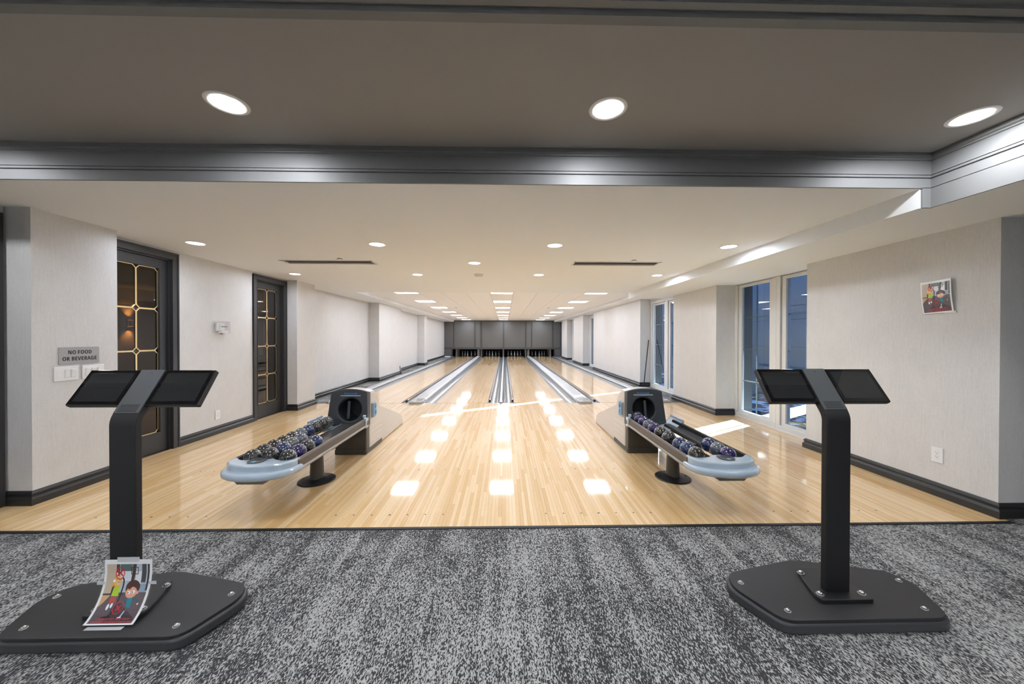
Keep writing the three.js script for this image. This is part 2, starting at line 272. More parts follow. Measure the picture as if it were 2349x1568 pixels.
// baseboards: moulded profile swept with mitres. path goes so that the room lies on the left-hand side (side=+1) or right-hand side
const baseProf = [[0, 0], [.026, 0], [.026, .05], [.022, .056], [.014, .066], [.012, .076], [.018, .084], [.018, .094], [.012, .104], [.006, .11], [0, .112]];
function sweepBase(path, side) {
  const pos = [], n = path.length, P = path.map(p => new THREE.Vector2(...p));
  const rings = P.map((p, i) => { const d0 = i ? p.clone().sub(P[i - 1]).normalize() : null, d1 = i < n - 1 ? P[i + 1].clone().sub(p).normalize() : null; const nn = d => new THREE.Vector2(-d.y, d.x).multiplyScalar(side); let m; if (d0 && d1) { const a = nn(d0), b = nn(d1); m = a.clone().add(b); m.multiplyScalar(1 / (1 + a.dot(b))); } else m = nn(d0 || d1); return baseProf.map(([o, y]) => [p.x + m.x * o, y, p.y + m.y * o]); });
  const tri = (a, b, c) => pos.push(...a, ...b, ...c), q = baseProf.length;
  for (let i = 0; i < n - 1; i++) for (let k = 0; k < q; k++) { const k1 = (k + 1) % q; const [A, B, C, D] = [rings[i][k], rings[i][k1], rings[i + 1][k1], rings[i + 1][k]]; if (side > 0) { tri(A, B, C); tri(A, C, D); } else { tri(A, C, B); tri(A, D, C); } }
  for (const [r, f] of [[rings[0], 1], [rings[n - 1], -1]]) for (let k = 1; k < q - 1; k++) f * side > 0 ? tri(r[0], r[k + 1], r[k]) : tri(r[0], r[k], r[k + 1]);
  const g = new THREE.BufferGeometry(); g.setAttribute('position', new THREE.Float32BufferAttribute(pos, 3)); g.computeVertexNormals(); return muv(g);
}
// plan coordinates (x, z); travelling towards -z on the left wall the room lies to the right
struct('baseboard_left', sweepBase([[-3.92, 4.354], [-3.72, 4.354], [-3.72, 3.72], [-3.925, 3.72]], 1), M.base, 'dark moulded skirting on the left pillar');
struct('baseboard_left', sweepBase([[-3.93, 2.846], [-3.93, 1.555]], 1), M.base, 'dark moulded skirting between the two glazed doors');
struct('baseboard_left', sweepBase([[-3.93, .69], [-3.73, .69], [-3.73, .08], [-4.05, .08], [-4.05, -3.6], [-3.74, -3.6], [-3.74, -5.85], [-4.05, -5.85], [-4.05, -9.6], [-3.72, -9.6], [-3.72, -10.2], [-4.05, -10.2], [-4.05, -17.05]], 1), M.base, 'dark moulded skirting along the left lane wall');
struct('baseboard_right', sweepBase([[4.34, 4.70], [3.78, 4.70], [3.78, 3.0], [4.05, 3.0]].map(p => p), -1), M.base, 'dark moulded skirting round the near right pillar');
struct('baseboard_right', sweepBase([[4.06, 1.2], [3.74, 1.2], [3.74, -.36], [4.06, -.36]], -1), M.base, 'dark moulded skirting round the pillar between the nearest windows');
struct('baseboard_right', sweepBase([[4.06, -2.38], [3.79, -2.38], [3.79, -7.5], [4.06, -7.5]], -1), M.base, 'dark moulded skirting along the long right pillar');
struct('baseboard_right', sweepBase([[4.06, -9.36], [3.76, -9.36], [3.76, -11.6], [4.06, -11.6]], -1), M.base); struct('baseboard_right', sweepBase([[4.06, -13.7], [3.77, -13.7], [3.77, -15.6], [4.06, -15.6]], -1), M.base);
struct('baseboard_right', sweepBase([[7, 4.70], [4.34, 4.70]], -1), M.base, 'dark moulded skirting at the right edge');

// ---------------------------------------------------------------- ceilings
const SPOTS = [[-3.345, 3.272], [-1.352, 3.275], [.64, 3.278], [2.63, 3.272], [-3.38, 1.348], [-1.374, 1.345], [.641, 1.37], [2.622, 1.385], [-.35, 2.3]];
const VENTS = [[-2.973, -1.733, 2.18, 2.425], [1.025, 2.238, 2.18, 2.43]];
{
  const rect = (x0, x1, z0, z1) => [[x0, z0], [x1, z0], [x1, z1], [x0, z1]];
  const hole = SPOTS.map(([x, z]) => circ(x, z, .088, 28)).concat(VENTS.map(([x0, x1, z0, z1]) => rect(x0 + .02, x1 - .02, z0 + .02, z1 - .02)));
  struct('ceiling', muv(plan(rect(-4.1, 2.96, -1.05, 4.86), 2.385, 2.47, 0, 0, hole)), M.ceil, 'white plaster ceiling over the approach');
  struct('ceiling_slab', [bx(-6.6, 4.36, 2.75, 2.9, -20, 4.4), bx(-4.35, 7, 2.75, 2.9, 4.4, 11)], M.slot, 'slab above the ceilings');
  struct('ceiling_upstand', [bx(-4.1, 2.96, 2.47, 2.75, 4.7, 4.858), bx(-4.1, 3.48, 2.4, 2.75, -1.1, -1.05)], M.ceil);
  struct('ceiling_soffit', [bx(2.96, 4.06, 2.25, 2.75, -.95, 4.86), bx(3.04, 7, 2.25, 2.75, 4.86, 11), bx(3.0, 4.06, 2.385, 2.5, -1.1, -.95)], M.ceil, 'lowered white soffit along the right windows');
  struct('ceiling_soffit', [bx(-4.1, -3.38, 2.385, 2.6, -17.3, -1.05), bx(3.48, 4.1, 2.385, 2.6, -17.3, -.95)], M.ceil, 'narrow lowered soffits beside the lane ceiling');
  struct('ceiling_tray', muv(plan(rect(-3.95, 3.06, 4.85, 6.13), 2.62, 2.75, 0, 0, [[-3.53, 5.3], [-1.437, 5.307], [.648, 5.307], [2.76, 5.285]].map(([x, z]) => circ(x, z, .088, 28)))), M.tray, 'dark grey recessed ceiling tray in the foreground');
  struct('ceiling_behind', muv(plan(rect(-3.95, 3.06, 6.125, 10.7), 2.40, 2.75, 0, 0, [6.95, 8.4, 9.8].flatMap(z => [-2.4, 0, 2.4].map(x => circ(x, z, .088, 28))))), M.trayTrim, 'dark grey ceiling over the camera');
}
// mouldings of the tray
function runPath(prof, a, b, axis) { return axis === 'x' ? runX(prof, a, b) : runZ(prof, a, b); }
const crownProf = z => [[z, 2.386], [z + .012, 2.386], [z + .012, 2.449], [z + .005, 2.452], [z + .005, 2.457], [z + .015, 2.459], [z + .015, 2.47], [z + .006, 2.472], [z + .006, 2.477], [z + .012, 2.479], [z + .012, 2.574], [z + .022, 2.577], [z + .022, 2.586], [z + .036, 2.592], [z + .036, 2.619], [z, 2.619]];
struct('trim_2', runX(crownProf(4.86), -3.92, 3.04), M.trayTrim, 'dark grey moulded beam face above the approach');
struct('trim_3', runZ(crownProf(0).map(([o, y]) => [3.04 - o, y]), 4.86, 6.13), M.trayTrim, 'dark grey moulding on the right side of the tray');
struct('trim_4', [bx(2.97, 3.04, 2.252, 2.39, 4.855, 4.872), bx(3.028, 3.04, 2.252, 2.39, 4.872, 6.13)], M.trayTrim, 'grey face below the moulding in the tray corner');
struct('trim_5', [runX([[6.105, 2.384], [6.14, 2.384], [6.145, 2.40], [6.105, 2.40]], -3.92, 3.04), runX([[6.16, 2.39], [6.185, 2.39], [6.185, 2.40], [6.16, 2.40]], -3.92, 3.04), runX([[6.105, 2.40], [6.125, 2.40], [6.125, 2.619], [6.095, 2.619], [6.095, 2.59], [6.105, 2.58]], -3.92, 3.04)], M.trayTrim, 'dark grey moulded edge of the near ceiling beam');

// lane ceiling of long panels with square light panels
const PZ = [-1.74, -4.1, -6.5, -8.92, -11.35, -13.8, -16.1], COLS = [-2.44, 0, 2.44];
{
  const c = structGroup('ceiling_lanes', 'white lane ceiling of long panels');
  const seams = [-3.38, -2.745, -2.135, -1.525, -.915, -.305, .305, .915, 1.525, 2.135, 2.745, 3.48];
  const cuts = PZ.slice(0, -1).map((z, i) => (z + PZ[i + 1]) / 2), zs = [-1.06, ...cuts, -17.15]; let n = 0;
  const nm = () => n++ ? 'ceiling_panel_' + String(n - 1).padStart(3, '0') : 'ceiling_panel';
  for (let i = 0; i < seams.length - 1; i++) for (let j = 0; j < zs.length - 1; j++) {
    const x0 = seams[i] + .0035, x1 = seams[i + 1] - .0035, z1 = zs[j] - .001, z0 = zs[j + 1] + .001, cx = (x0 + x1) / 2;
    if (COLS.some(q => Math.abs(q - cx) < .1)) { const h = .306; part(nm(), bx(x0, x1, 2.475, 2.49, z0, PZ[j] - h), M.panelCeil, c); part(nm(), bx(x0, x1, 2.475, 2.49, PZ[j] + h, z1), M.panelCeil, c); }
    else part(nm(), bx(x0, x1, 2.475, 2.49, z0, z1), M.panelCeil, c);
  }
  part('ceiling_backing', bx(-3.5, 3.6, 2.5, 2.52, -17.3, -1.05), M.slot, c);
}
function areaLight(parent, w, h, intensity, y, tint = L(.91, .985, 1.15)) { const l = new THREE.RectAreaLight(tint, intensity, w, h); l.position.set(0, y, 0); l.rotation.x = -Math.PI / 2; parent.add(l); }
const nth = ['nearest', 'second', 'third', 'fourth', 'fifth', 'sixth', 'farthest'], colName = ['left', 'middle', 'right'];
COLS.forEach((x, c) => PZ.forEach((z, r) => {
  const t = thing('panel_light', `square white ceiling light panel, ${nth[r]} in the ${colName[c]} row over the lanes`, 'light', [x, 2.475, z], 'lit ceiling panels over the lanes');
  const s = .302; part('frame', [bx(-s, s, 0, .012, -s, -s + .022), bx(-s, s, 0, .012, s - .022, s), bx(-s, -s + .022, 0, .012, -s + .022, s - .022), bx(s - .022, s, 0, .012, -s + .022, s - .022)], M.white, t);
  part('light_diffuser', bx(-s + .022, s - .022, .004, .012, -s + .022, s - .022), M.lens, t);
  areaLight(t, .555, .555, PANEL_LIGHT, .001);
}));
const spotWords = ['first from the left in the front row', 'second from the left in the front row', 'third from the left in the front row', 'fourth from the left in the front row', 'first from the left in the rear row', 'second from the left in the rear row', 'third from the left in the rear row', 'fourth from the left in the rear row', 'alone between the two rows'];
const TRAY_TINT = L(.96, 1, 1.06);
function downlight(x, y, z, label, group, inten, tint) {
  const t = thing('downlight', label, 'light', [x, y, z], group);
  part('trim_ring', lathe([[.074, .004], [.078, -.004], [.098, -.004], [.104, -.001], [.105, .001], [.086, .002], [.086, .03], [.074, .03]], 36), M.white, t);
  part('light_lens', cyl(.077, .077, .006, 0, .006, 0, 32), M.lens, t);
  areaLight(t, .133, .133, inten, .0022, tint);
}
SPOTS.forEach(([x, z], i) => downlight(x, 2.385, z, `round recessed downlight in the white ceiling, ${spotWords[i]}`, 'downlights in the white ceiling', SPOT_LIGHT));
[[-3.53, 5.3, 'beyond the left edge of the view'], [-1.437, 5.307, 'left of the three in view'], [.648, 5.307, 'middle of the three in view'], [2.76, 5.285, 'right of the three in view']].forEach(([x, z, w]) => downlight(x, 2.62, z, `round downlight in the dark ceiling tray, ${w}`, 'downlights in the dark tray', TRAY_LIGHT, TRAY_TINT));
for (const [z, row, k] of [[6.95, 'first', .7], [8.4, 'second', 1.6], [9.8, 'third', 1.6]]) for (const [x, w] of [[-2.4, 'left'], [0, 'middle'], [2.4, 'right']]) downlight(x, 2.40, z, `round downlight behind the viewpoint, ${w} one of the ${row} row`, 'downlights behind the viewpoint', TRAY_LIGHT * k, TRAY_TINT);
VENTS.forEach(([x0, x1, z0, z1], i) => {
  const t = thing('ceiling_vent', `long slatted air vent in the ceiling, ${i ? 'right' : 'left'} of two`, 'vent', [(x0 + x1) / 2, 2.385, (z0 + z1) / 2], 'ceiling air vents'); const a = (x1 - x0) / 2, b = (z1 - z0) / 2;
  part('frame', [bx(-a, a, -.006, .0, -b, -b + .022), bx(-a, a, -.006, .0, b - .022, b), bx(-a, -a + .022, -.006, .0, -b, b), bx(a - .022, a, -.006, .0, -b, b)], M.whiteSoft, t);
  for (let k = 0; k < 3; k++) { const g = bx(-a + .024, a - .024, -.002, .002, -.026, .026); g.rotateX(.7); g.translate(0, .016, -b + .055 + k * .068); part('slat', g, M.vent, t); }
  part('duct', bx(-a + .02, a - .02, .06, .07, -b + .02, b - .02), std(L(.06, .058, .054), .7), t);
});
{ const t = thing('smoke_detector', 'round white smoke detector on the ceiling between the downlights', 'detector', [-.355, 2.385, 1.39]); part('housing', lathe([[0, -.03], [.05, -.03], [.07, -.022], [.078, -.004], [.078, 0], [0, 0]]), M.whiteSoft, t); part('grille', lathe([[.052, -.031], [.056, -.031], [.056, -.026], [.052, -.026]]), M.vent, t); }
for (const [x, z, w] of [[-2.106, 2.531, 'behind the left air vent'], [1.817, 2.526, 'behind the right air vent'], [-1.78, -6.35, 'beside the left row of light panels'], [1.76, -6.35, 'beside the right row of light panels']]) { const y = z > 0 ? 2.385 : 2.475; const t = thing('sprinkler', 'small concealed sprinkler cap in the ceiling ' + w, 'sprinkler', [x, y, z], 'sprinkler caps'); part('cap', cyl(.042, .04, .008, 0, -.012, 0, 24), M.whiteSoft, t); part('stem', cyl(.03, .03, .009, 0, -.004, 0, 20), M.vent, t); }

for (const [z, w] of [[-8.5, 'nearest'], [-11.9, 'middle'], [-14.6, 'farthest']]) { const t = thing('soffit_spot', `small unlit round spot in the right soffit, ${w} of three`, 'light', [3.66, 2.385, z], 'unlit soffit spots'); part('ring', lathe([[.045, -.006], [.06, -.006], [.064, 0], [.045, 0]], 24), M.whiteSoft, t); part('dark_lens', cyl(.046, .046, .004, 0, -.002, 0, 24), M.padDark, t); }
// ---------------------------------------------------------------- glazed doors and the room behind them
function door(n, zc, label) {
  const d = structGroup('door_' + n, label); const o = .4325, c = .08, F = -3.93;
  const z0 = zc - o, z1 = zc + o, Y = 2.355;
  part('casing', [rb(F - .02, F + .018, 0, Y - c, z0, z0 + c, .004), rb(F - .02, F + .018, 0, Y - c, z1 - c, z1, .004), rb(F - .02, F + .018, Y - c, Y, z0, z1, .004), rb(F, F + .026, 0, Y, z0, z0 + .018, .004), rb(F, F + .026, 0, Y, z1 - .018, z1, .004), rb(F, F + .026, Y - .018, Y, z0, z1, .004)], M.door, d);
  part('jamb', [bx(-4.1, F - .02, 0, 2.275, z0 + c - .008, z0 + c + .016), bx(-4.1, F - .021, 0, 2.275, z1 - c - .016, z1 - c + .008), bx(-4.1, F - .021, 2.26, 2.284, z0 + c, z1 - c)], M.door, d);
  const a = z0 + c + .008, b = z1 - c - .008, X0 = -4.015, X1 = -3.975, g0 = zc - .2455, g1 = zc + .2455, y0 = .235, y1 = 2.148;
  part('leaf', [rb(X0, X1, .008, 2.257, a, g0, .003), rb(X0, X1, .008, 2.257, g1, b, .003), rb(X0, X1, .008, y0, g0 - .002, g1 + .002, .003), rb(X0, X1, y1, 2.257, g0 - .002, g1 + .002, .003)], M.door, d);
  part('glazing_bead', [bx(X0, X1 + .006, y0, y1, g0 - .012, g0 - .004), bx(X0, X1 + .006, y0, y1, g1 + .004, g1 + .012), bx(X0, X1 + .006, y0 - .012, y0 - .004, g0 - .012, g1 + .012), bx(X0, X1 + .006, y1 + .004, y1 + .012, g0 - .012, g1 + .012)], M.door, d);
  const w = (g1 - g0) / 2, h = (y1 - y0) / 4, ch = .034, t = .0055;
  for (let i = 0; i < 2; i++) for (let j = 0; j < 4; j++) {
    const za = g0 + i * w, ya = y0 + j * h;
    const pane = part('pane', bx(-4.0, -3.994, ya + .0005, ya + h - .0005, za + .0005, za + w - .0005), M.bronzeGlass, d);
    const oct = (e, k) => [[za + e + k, ya + e], [za + w - e - k, ya + e], [za + w - e, ya + e + k], [za + w - e, ya + h - e - k], [za + w - e - k, ya + h - e], [za + e + k, ya + h - e], [za + e, ya + h - e - k], [za + e, ya + e + k]];
    part('muntin', applyM(ext(shp(oct(.0004, ch), [oct(t * 1.5, ch - .003)]), .006), new THREE.Matrix4().set(0, 0, 1, -3.9938, 0, 1, 0, 0, 1, 0, 0, 0, 0, 0, 0, 1)), M.brass, pane, 'brass glazing bar with cut corners');
  }
  for (let j = 1; j < 4; j++) { const q = .02; part('bevel_diamond', applyM(ext(shp([[zc, y0 + j * h - q], [zc + q, y0 + j * h], [zc, y0 + j * h + q], [zc - q, y0 + j * h]]), .004, .0015, 1), new THREE.Matrix4().set(0, 0, 1, -3.9935, 0, 1, 0, 0, 1, 0, 0, 0, 0, 0, 0, 1)), M.clearPlastic, d); }
}
door(1, 3.2785, 'near charcoal door with tall bronze glass and brass bars'); door(2, 1.1225, 'far charcoal door with tall bronze glass and brass bars');
{ const d = structGroup('door_3', 'black door frame at the left edge'); part('casing', [rb(-3.93, -3.898, 0, 2.33, 4.375, 4.46, .004), rb(-3.93, -3.898, 2.25, 2.33, 4.46, 5.45, .004), rb(-3.93, -3.898, 0, 2.33, 5.36, 5.45, .004)], M.door, d); part('leaf', rb(-3.93, -3.915, .005, 2.25, 4.46, 5.36, .003), M.black, d); }
struct('wall_back_room', [bx(-6.6, -6.4, -.14, 2.6, -2.6, 5.2), bx(-6.4, -4.35, -.14, 2.6, -2.6, -2.4), bx(-6.4, -4.35, -.14, 2.6, 5.0, 5.2), bx(-6.4, -4.1, 2.55, 2.6, -2.6, 5.2), bx(-6.4, -4.0, -.14, -.001, -2.6, 5.2)], M.backRoom, 'brown room behind the glazed doors');
struct('wall_back_room_bulkhead', bx(-6.4, -5.7, 2.18, 2.55, -2.4, 5.0), M.backDark);
{ const t = thing('wall_sconce', 'small lit wall sconce seen through the near glazed door', 'light', [-6.4, 1.58, 1.03]);
  part('back_plate', rb(0, .015, -.08, .08, -.03, .03, .004), M.brass, t); part('lamp_tube', cyl(.03, .03, .1, .05, 0, 0, 20), M.brass, t);
  part('light_bulb', cyl(.024, .024, .112, .05, 0, 0, 16), std(L(1, .8, .5), .5, { emissive: L(1, .62, .25), emissiveIntensity: 1.2 }), t);
  for (const [y, dy] of [[.09, 1], [-.09, -1]]) { const l = new THREE.SpotLight(L(1, .72, .4), .7, 4, .9, .6); l.position.set(.05, y, 0); l.target.position.set(.05, y + dy, 0); l.castShadow = true; t.add(l, l.target); } }
{ const t = thing('shelf_unit', 'low shelving seen through the far glazed door', 'shelf', [-5.2, 0, -.75]); const s = M.backRoom, e = M.backDark;
  for (const y of [.02, .3, .56, .82]) part('shelf', bx(-.25, .25, y, y + .03, -.7, .7), e, t); for (const z of [-.7, .68]) part('side_panel', bx(-.25, .25, 0, .9, z, z + .02), e, t); part('back_panel', bx(-.26, -.25, 0, .9, -.7, .7), s, t); part('shelf_label', bx(.25, .252, .86, .9, -.1, .12), M.white, t); part('top', bx(-.27, .27, .9, .93, -.72, .72), e, t); }

// ---------------------------------------------------------------- windows
const WINS = [[1.18, 2.13, 3.08], [-2.36, -1.42, -.48], [-9.34, -8.4, -7.46], [-13.6, -12.65, -11.7], [-16.98, -16.3, -15.62]];
WINS.forEach((z, i) => {
  const d = structGroup('window_' + (i + 1), ['tall twin window nearest on the right wall', 'tall twin window behind the right ball return', 'narrow glimpse of a tall window far on the right wall', 'far tall window on the right wall', 'farthest tall window by the masking wall'][i]);
  for (let k = 0; k < 2; k++) {
    const a = z[k], b = z[k + 1], f = .075, X = 4.07, Y = 2.32;
    part('frame', [rb(X, X + .1, 0, f, a, b, .006), rb(X, X + .1, Y - f, Y, a, b, .006), rb(X, X + .1, f, Y - f, a, a + f, .006), rb(X, X + .1, f, Y - f, b - f, b, .006), rb(X + .1, X + .2, 0, Y + .02, a, a + .03, .004), rb(X + .1, X + .2, 0, Y + .02, b - .03, b, .004)], M.winFrame, d);
    const s0 = a + f + .008, s1 = b - f - .008, q0 = f + .008, q1 = Y - f - .008, w = .075;
    part('sash', [rb(X + .022, X + .07, q0 - .02, q0 + .03, s0, s1, .005), rb(X + .022, X + .07, q1 - .045, q1, s0, s1, .005), rb(X + .022, X + .07, q0 + .02, q1 - .04, s0, s0 + w, .005), rb(X + .022, X + .07, q0 + .02, q1 - .04, s1 - w, s1, .005)], M.winFrame, d);
    const pane = part('pane', bx(X + .044, X + .05, q0 + .02, q1 - .04, s0 + w - .006, s1 - w + .006), M.glass, d);
    for (const y of [1.68, 1.148, .616]) part('muntin', bx(X + .056, X + .066, y - .009, y + .009, s0 + w, s1 - w), M.muntin, pane);
    part('muntin', bx(X + .056, X + .066, q0 + .03, q1 - .045, (s0 + s1) / 2 - .009, (s0 + s1) / 2 + .009), M.muntin, pane);
  }
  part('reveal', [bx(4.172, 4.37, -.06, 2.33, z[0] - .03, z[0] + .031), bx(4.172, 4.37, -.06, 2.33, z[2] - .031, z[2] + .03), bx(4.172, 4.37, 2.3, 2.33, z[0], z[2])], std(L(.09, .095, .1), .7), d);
  part('sill', rb(4.055, 4.36, -.004, .012, z[0] - .02, z[2] + .02, .003), M.winFrame, d);
});
// ---------------------------------------------------------------- outside: courtyard with snow, panel wall with a gateway
const snowA = noiseGrid(14, 30, 51), snowB = noiseGrid(60, 120, 52), snowC = noiseGrid(240, 480, 53);
const snowMap = tex(512, 1024, (u, v) => { const k = snowA(u, v) * .55 + snowB(u, v) * .3 + snowC(u, v) * .15; const w = Math.max(0, Math.min(1, (k - .47) * 9)); const g = 46 + w * 190; return [g, g, g + 2]; });
{
  const g = bx(4.35, 14, -.3, -.06, -30, 9); const p = g.attributes.position, uv = g.attributes.uv; for (let i = 0; i < uv.count; i++) uv.setXY(i, p.getX(i) / 6, p.getZ(i) / 12);
  struct('ground_courtyard', g, std(L(1, 1, 1), .8, { map: snowMap }), 'patchy snow on the paving outside the windows');
  const c = structGroup('wall_courtyard', 'grey panel wall across the courtyard'); const pm = [std(L(.2, .21, .22), .6), std(L(.23, .235, .24), .6), std(L(.17, .18, .19), .6)];
  const rows = [-.08, .53, 1.14, 1.75, 2.05, 2.9, 3.75, 4.6]; let n = 0;
  const zcuts = [-24, -20, -16, -13, -10, -8.6, -7.62, -7.28, -6.2, -5, -3.70, -3.44, -2.6, -1.4, -.16, .34, 1.5, 2.7, 4, 6, 9];
  for (let i = 0; i < zcuts.length - 1; i++) for (let j = 0; j < rows.length - 1; j++) {
    const a = zcuts[i], b = zcuts[i + 1];
    if (a === -3.70 || a === -7.62) continue; if (a === -.16 && rows[j] < 2.0) continue;
    const gap = (v, lo) => v; part(n ? 'wall_panel_' + String(n).padStart(3, '0') : 'wall_panel', bx(6.5, 6.56, rows[j] + .004, rows[j + 1] - .004, a === -3.44 || a === -7.28 || a === .34 ? a : a + .003, b === -3.70 || b === -7.62 || b === -.16 ? b : b - .003), pm[(i * 5 + j * 3) % 3], c); n++;
  }
  part('wall_backing', zcuts.slice(0, -1).map((a, i) => [a, zcuts[i + 1]]).filter(([a]) => a !== -3.70 && a !== -7.62).map(([a, b]) => bx(6.56, 6.6, a === -.16 ? 2.05 : -.2, 4.6, a, b)), std(L(.05, .05, .055), .8), c);
  const t = thing('frosted_shrub', 'frosted shrub glimpsed through a gap outside the second window', 'shrub', [7.6, -.06, -8.6]);
  const leaf = [], lg = new THREE.OctahedronGeometry(1); for (let i = 0; i < 900; i++) { const q = lg.clone(); const s = rr(.02, .05); q.scale(s, s * .4, s * .8); q.rotateX(rr(0, 3)); q.rotateZ(rr(0, 3)); q.translate(rr(-.35, .35), rr(.5, 3.2), rr(-.7, .7)); leaf.push(q); }
  const lm = part('foliage', leaf, std(L(.5, .56, .55), .6), t); lm.userData.kind = 'stuff'; part('stem', bar([0, -.0, 0], [.05, 2.6, .1], .05, 8), std(L(.1, .08, .06), .8), t);
}

// ---------------------------------------------------------------- masking unit, pit, pins
{
  const t = thing('masking_unit', 'dark grey panelled masking wall above the pins at the far end', 'masking wall', [0, 0, -17.05]);
  const xs = [[-3.363, -2.012], [-1.466, -.05], [.052, 1.472], [1.98, 3.323]]; for (const [a, b] of xs) part('panel', rb(a, b, .63, 2.40, -.04, -.006, .004), M.mask, t);
  for (const [a, b] of [[-1.899, -1.588], [1.573, 1.878]]) part('narrow_panel', rb(a, b, .63, 2.40, -.04, -.008, .004), M.mask, t);
  for (const [a, b] of [[-4.045, -3.444], [3.446, 3.874]]) { part('side_panel', rb(a, b, .63, 2.38, -.04, -.004, .004), M.mask, t); part('lower_panel', rb(a < 0 ? a : a + .13, a < 0 ? b - .13 : b, .02, .51, -.04, -.006, .004), M.mask, t); }
  for (const [a, b] of [[-3.444, -3.363], [-2.012, -1.899], [-1.588, -1.466], [-.05, .052], [1.472, 1.573], [1.878, 1.98], [3.323, 3.446]]) part('stile', rb(a, b, .63, 2.474, -.04, .008, .004), M.maskTrim, t);
  part('top_rail', rb(-3.38, 3.48, 2.40, 2.474, -.04, .012, .004), M.maskTrim, t); part('bottom_rail', rb(-4.045, 4.0, .507, .63, -.04, .014, .005), M.maskTrim, t);
  part('side_post', [rb(-3.57, -3.496, .0, .507, -.04, .006, .004), rb(3.468, 3.575, .0, .507, -.04, .006, .004), rb(3.874, 4.0, .0, 2.40, -.04, .002, .004)], M.maskTrim, t);
  struct('wall_pit', [bx(-3.6, 3.6, -.14, .75, -19.9, -19.7), bx(-3.62, -3.5, -.14, .75, -19.7, -17.12), bx(3.5, 3.62, -.14, .75, -19.7, -17.12), bx(-3.6, 3.6, .7, .75, -19.9, -17.1)], M.pit, 'black pit enclosure behind the pins');
  [[-3.3, -3.23], [-1.815, -1.652], [-1.57, -1.508], [-.055, .032], [1.518, 1.58], [1.642, 1.786], [3.23, 3.3]].forEach(([a, b], i) => single('kickback', 'brown kickback partition in the pin pit, ' + ['first', 'second', 'third', 'fourth', 'fifth', 'sixth', 'last'][i] + ' from the left', 'partition', rb(a, b, -.08, .5, -19.3, -17.3, .004), M.kickback, 'pin pit partitions'));
  LANES.forEach((c, i) => { const p = thing('pin_light', `tube lamp hidden behind the masking over the pins, ${ord[i]} of four`, 'light', [c, .66, -17.35], 'pin deck lamps'); part('housing', rb(-.3, .3, .012, .04, -.03, .03, .004), M.alu, p); part('lamp_tube', rb(-.28, .28, .002, .012, -.012, .012, .004), M.lens, p); const l = new THREE.RectAreaLight(L(.95, 1, 1.1), 24, .56, .03); l.position.set(0, 0, 0); l.rotation.x = -Math.PI / 2 + .9; p.add(l); });
  const prof = [[0, 0], [.032, 0], [.036, .006], [.049, .06], [.0505, .085], [.048, .115], [.038, .155], [.026, .19], [.0205, .215], [.0215, .235], [.027, .262], [.0275, .28], [.022, .302], [.011, .315], [0, .3175]];
  const pinGeo = lathe(prof, 20), beltGeo = lathe([[.0395, .148], [.0405, .15], [.0375, .162], [.0365, .162]], 20), pinNames = ['head pin', 'left three pin', 'right three pin', 'left corner pin', 'right corner pin'];
  const spots = [[0, 0], [-.2286, -.395], [.2286, -.395], [-.457, -.79], [.457, -.79]];
  LANES.forEach((c, i) => spots.forEach(([x, z], k) => { const p = thing('bowling_pin', `white ${pinNames[k]} at the end of the lane ${ord[i] === 'leftmost' ? 'farthest left' : ord[i] === 'rightmost' ? 'farthest right' : ord[i]}`, 'bowling pin', [c + x, 0, -18.288 + z], 'five-pin bowling pins'); part('body', pinGeo, M.pin, p); part('band', beltGeo, M.black, p); }));
}

// ---------------------------------------------------------------- bowling balls
function ballMat(a, b, c, sd, contrast) {
  const n1 = noiseGrid(5, 3, sd), n2 = noiseGrid(11, 7, sd + 1), n3 = noiseGrid(26, 16, sd + 2);
  const t = tex(256, 128, (u, v) => { const w = u + .1 * n2(u, v), q = v + .16 * n1(u, v); const k = Math.abs(Math.sin((n1(w, q) * 1.4 + n2(w, q) * .8 + n3(w, q) * .35) * 7.5)); const m = Math.pow(1 - k, contrast), f = n2(u + .3, v); const mix = [0, 1, 2].map(i => (a[i] * (1 - f) + b[i] * f) * (1 - m) + c[i] * m); return mix; });
  return phy(L(.8, .8, .8), .25, { map: t, clearcoat: 1, clearcoatRoughness: .03 });
}
const BM = { char: ballMat([28, 28, 30], [58, 56, 54], [96, 93, 88], 61, 3), brown: ballMat([30, 26, 24], [56, 48, 42], [112, 104, 94], 71, 3.2), grey: ballMat([62, 62, 66], [96, 94, 94], [132, 130, 126], 81, 2), blue: ballMat([22, 36, 74], [40, 62, 110], [84, 104, 146], 91, 3.4), purple: ballMat([28, 12, 62], [46, 26, 92], [86, 70, 140], 101, 4), slate: ballMat([52, 66, 96], [92, 92, 98], [140, 138, 128], 111, 2) };
const ballName = { char: 'charcoal marbled', brown: 'dark brown marbled', grey: 'grey marbled', blue: 'deep blue', purple: 'dark purple', slate: 'slate blue marbled' };
const ballGeo = new THREE.SphereGeometry(.0622, 40, 24), ordn = ['first', 'second', 'third', 'fourth', 'fifth', 'sixth', 'seventh', 'eighth', 'ninth', 'tenth'];
function balls(side, row, list) { const s = side === 'left' ? -1 : 1; list.forEach(([x, y, z, k], i) => { const m = single('bowling_ball', `${ballName[k]} bowling ball, ${ordn[i]} from the end cap in the ${side} rack's ${row} row`, 'bowling ball', ballGeo, BM[k], `balls on the ${side} rack`); m.position.set(s * x, y, z); m.rotation.set(rr(0, 6), rr(0, 6), rr(0, 6)); }); }
const YB = .4225;
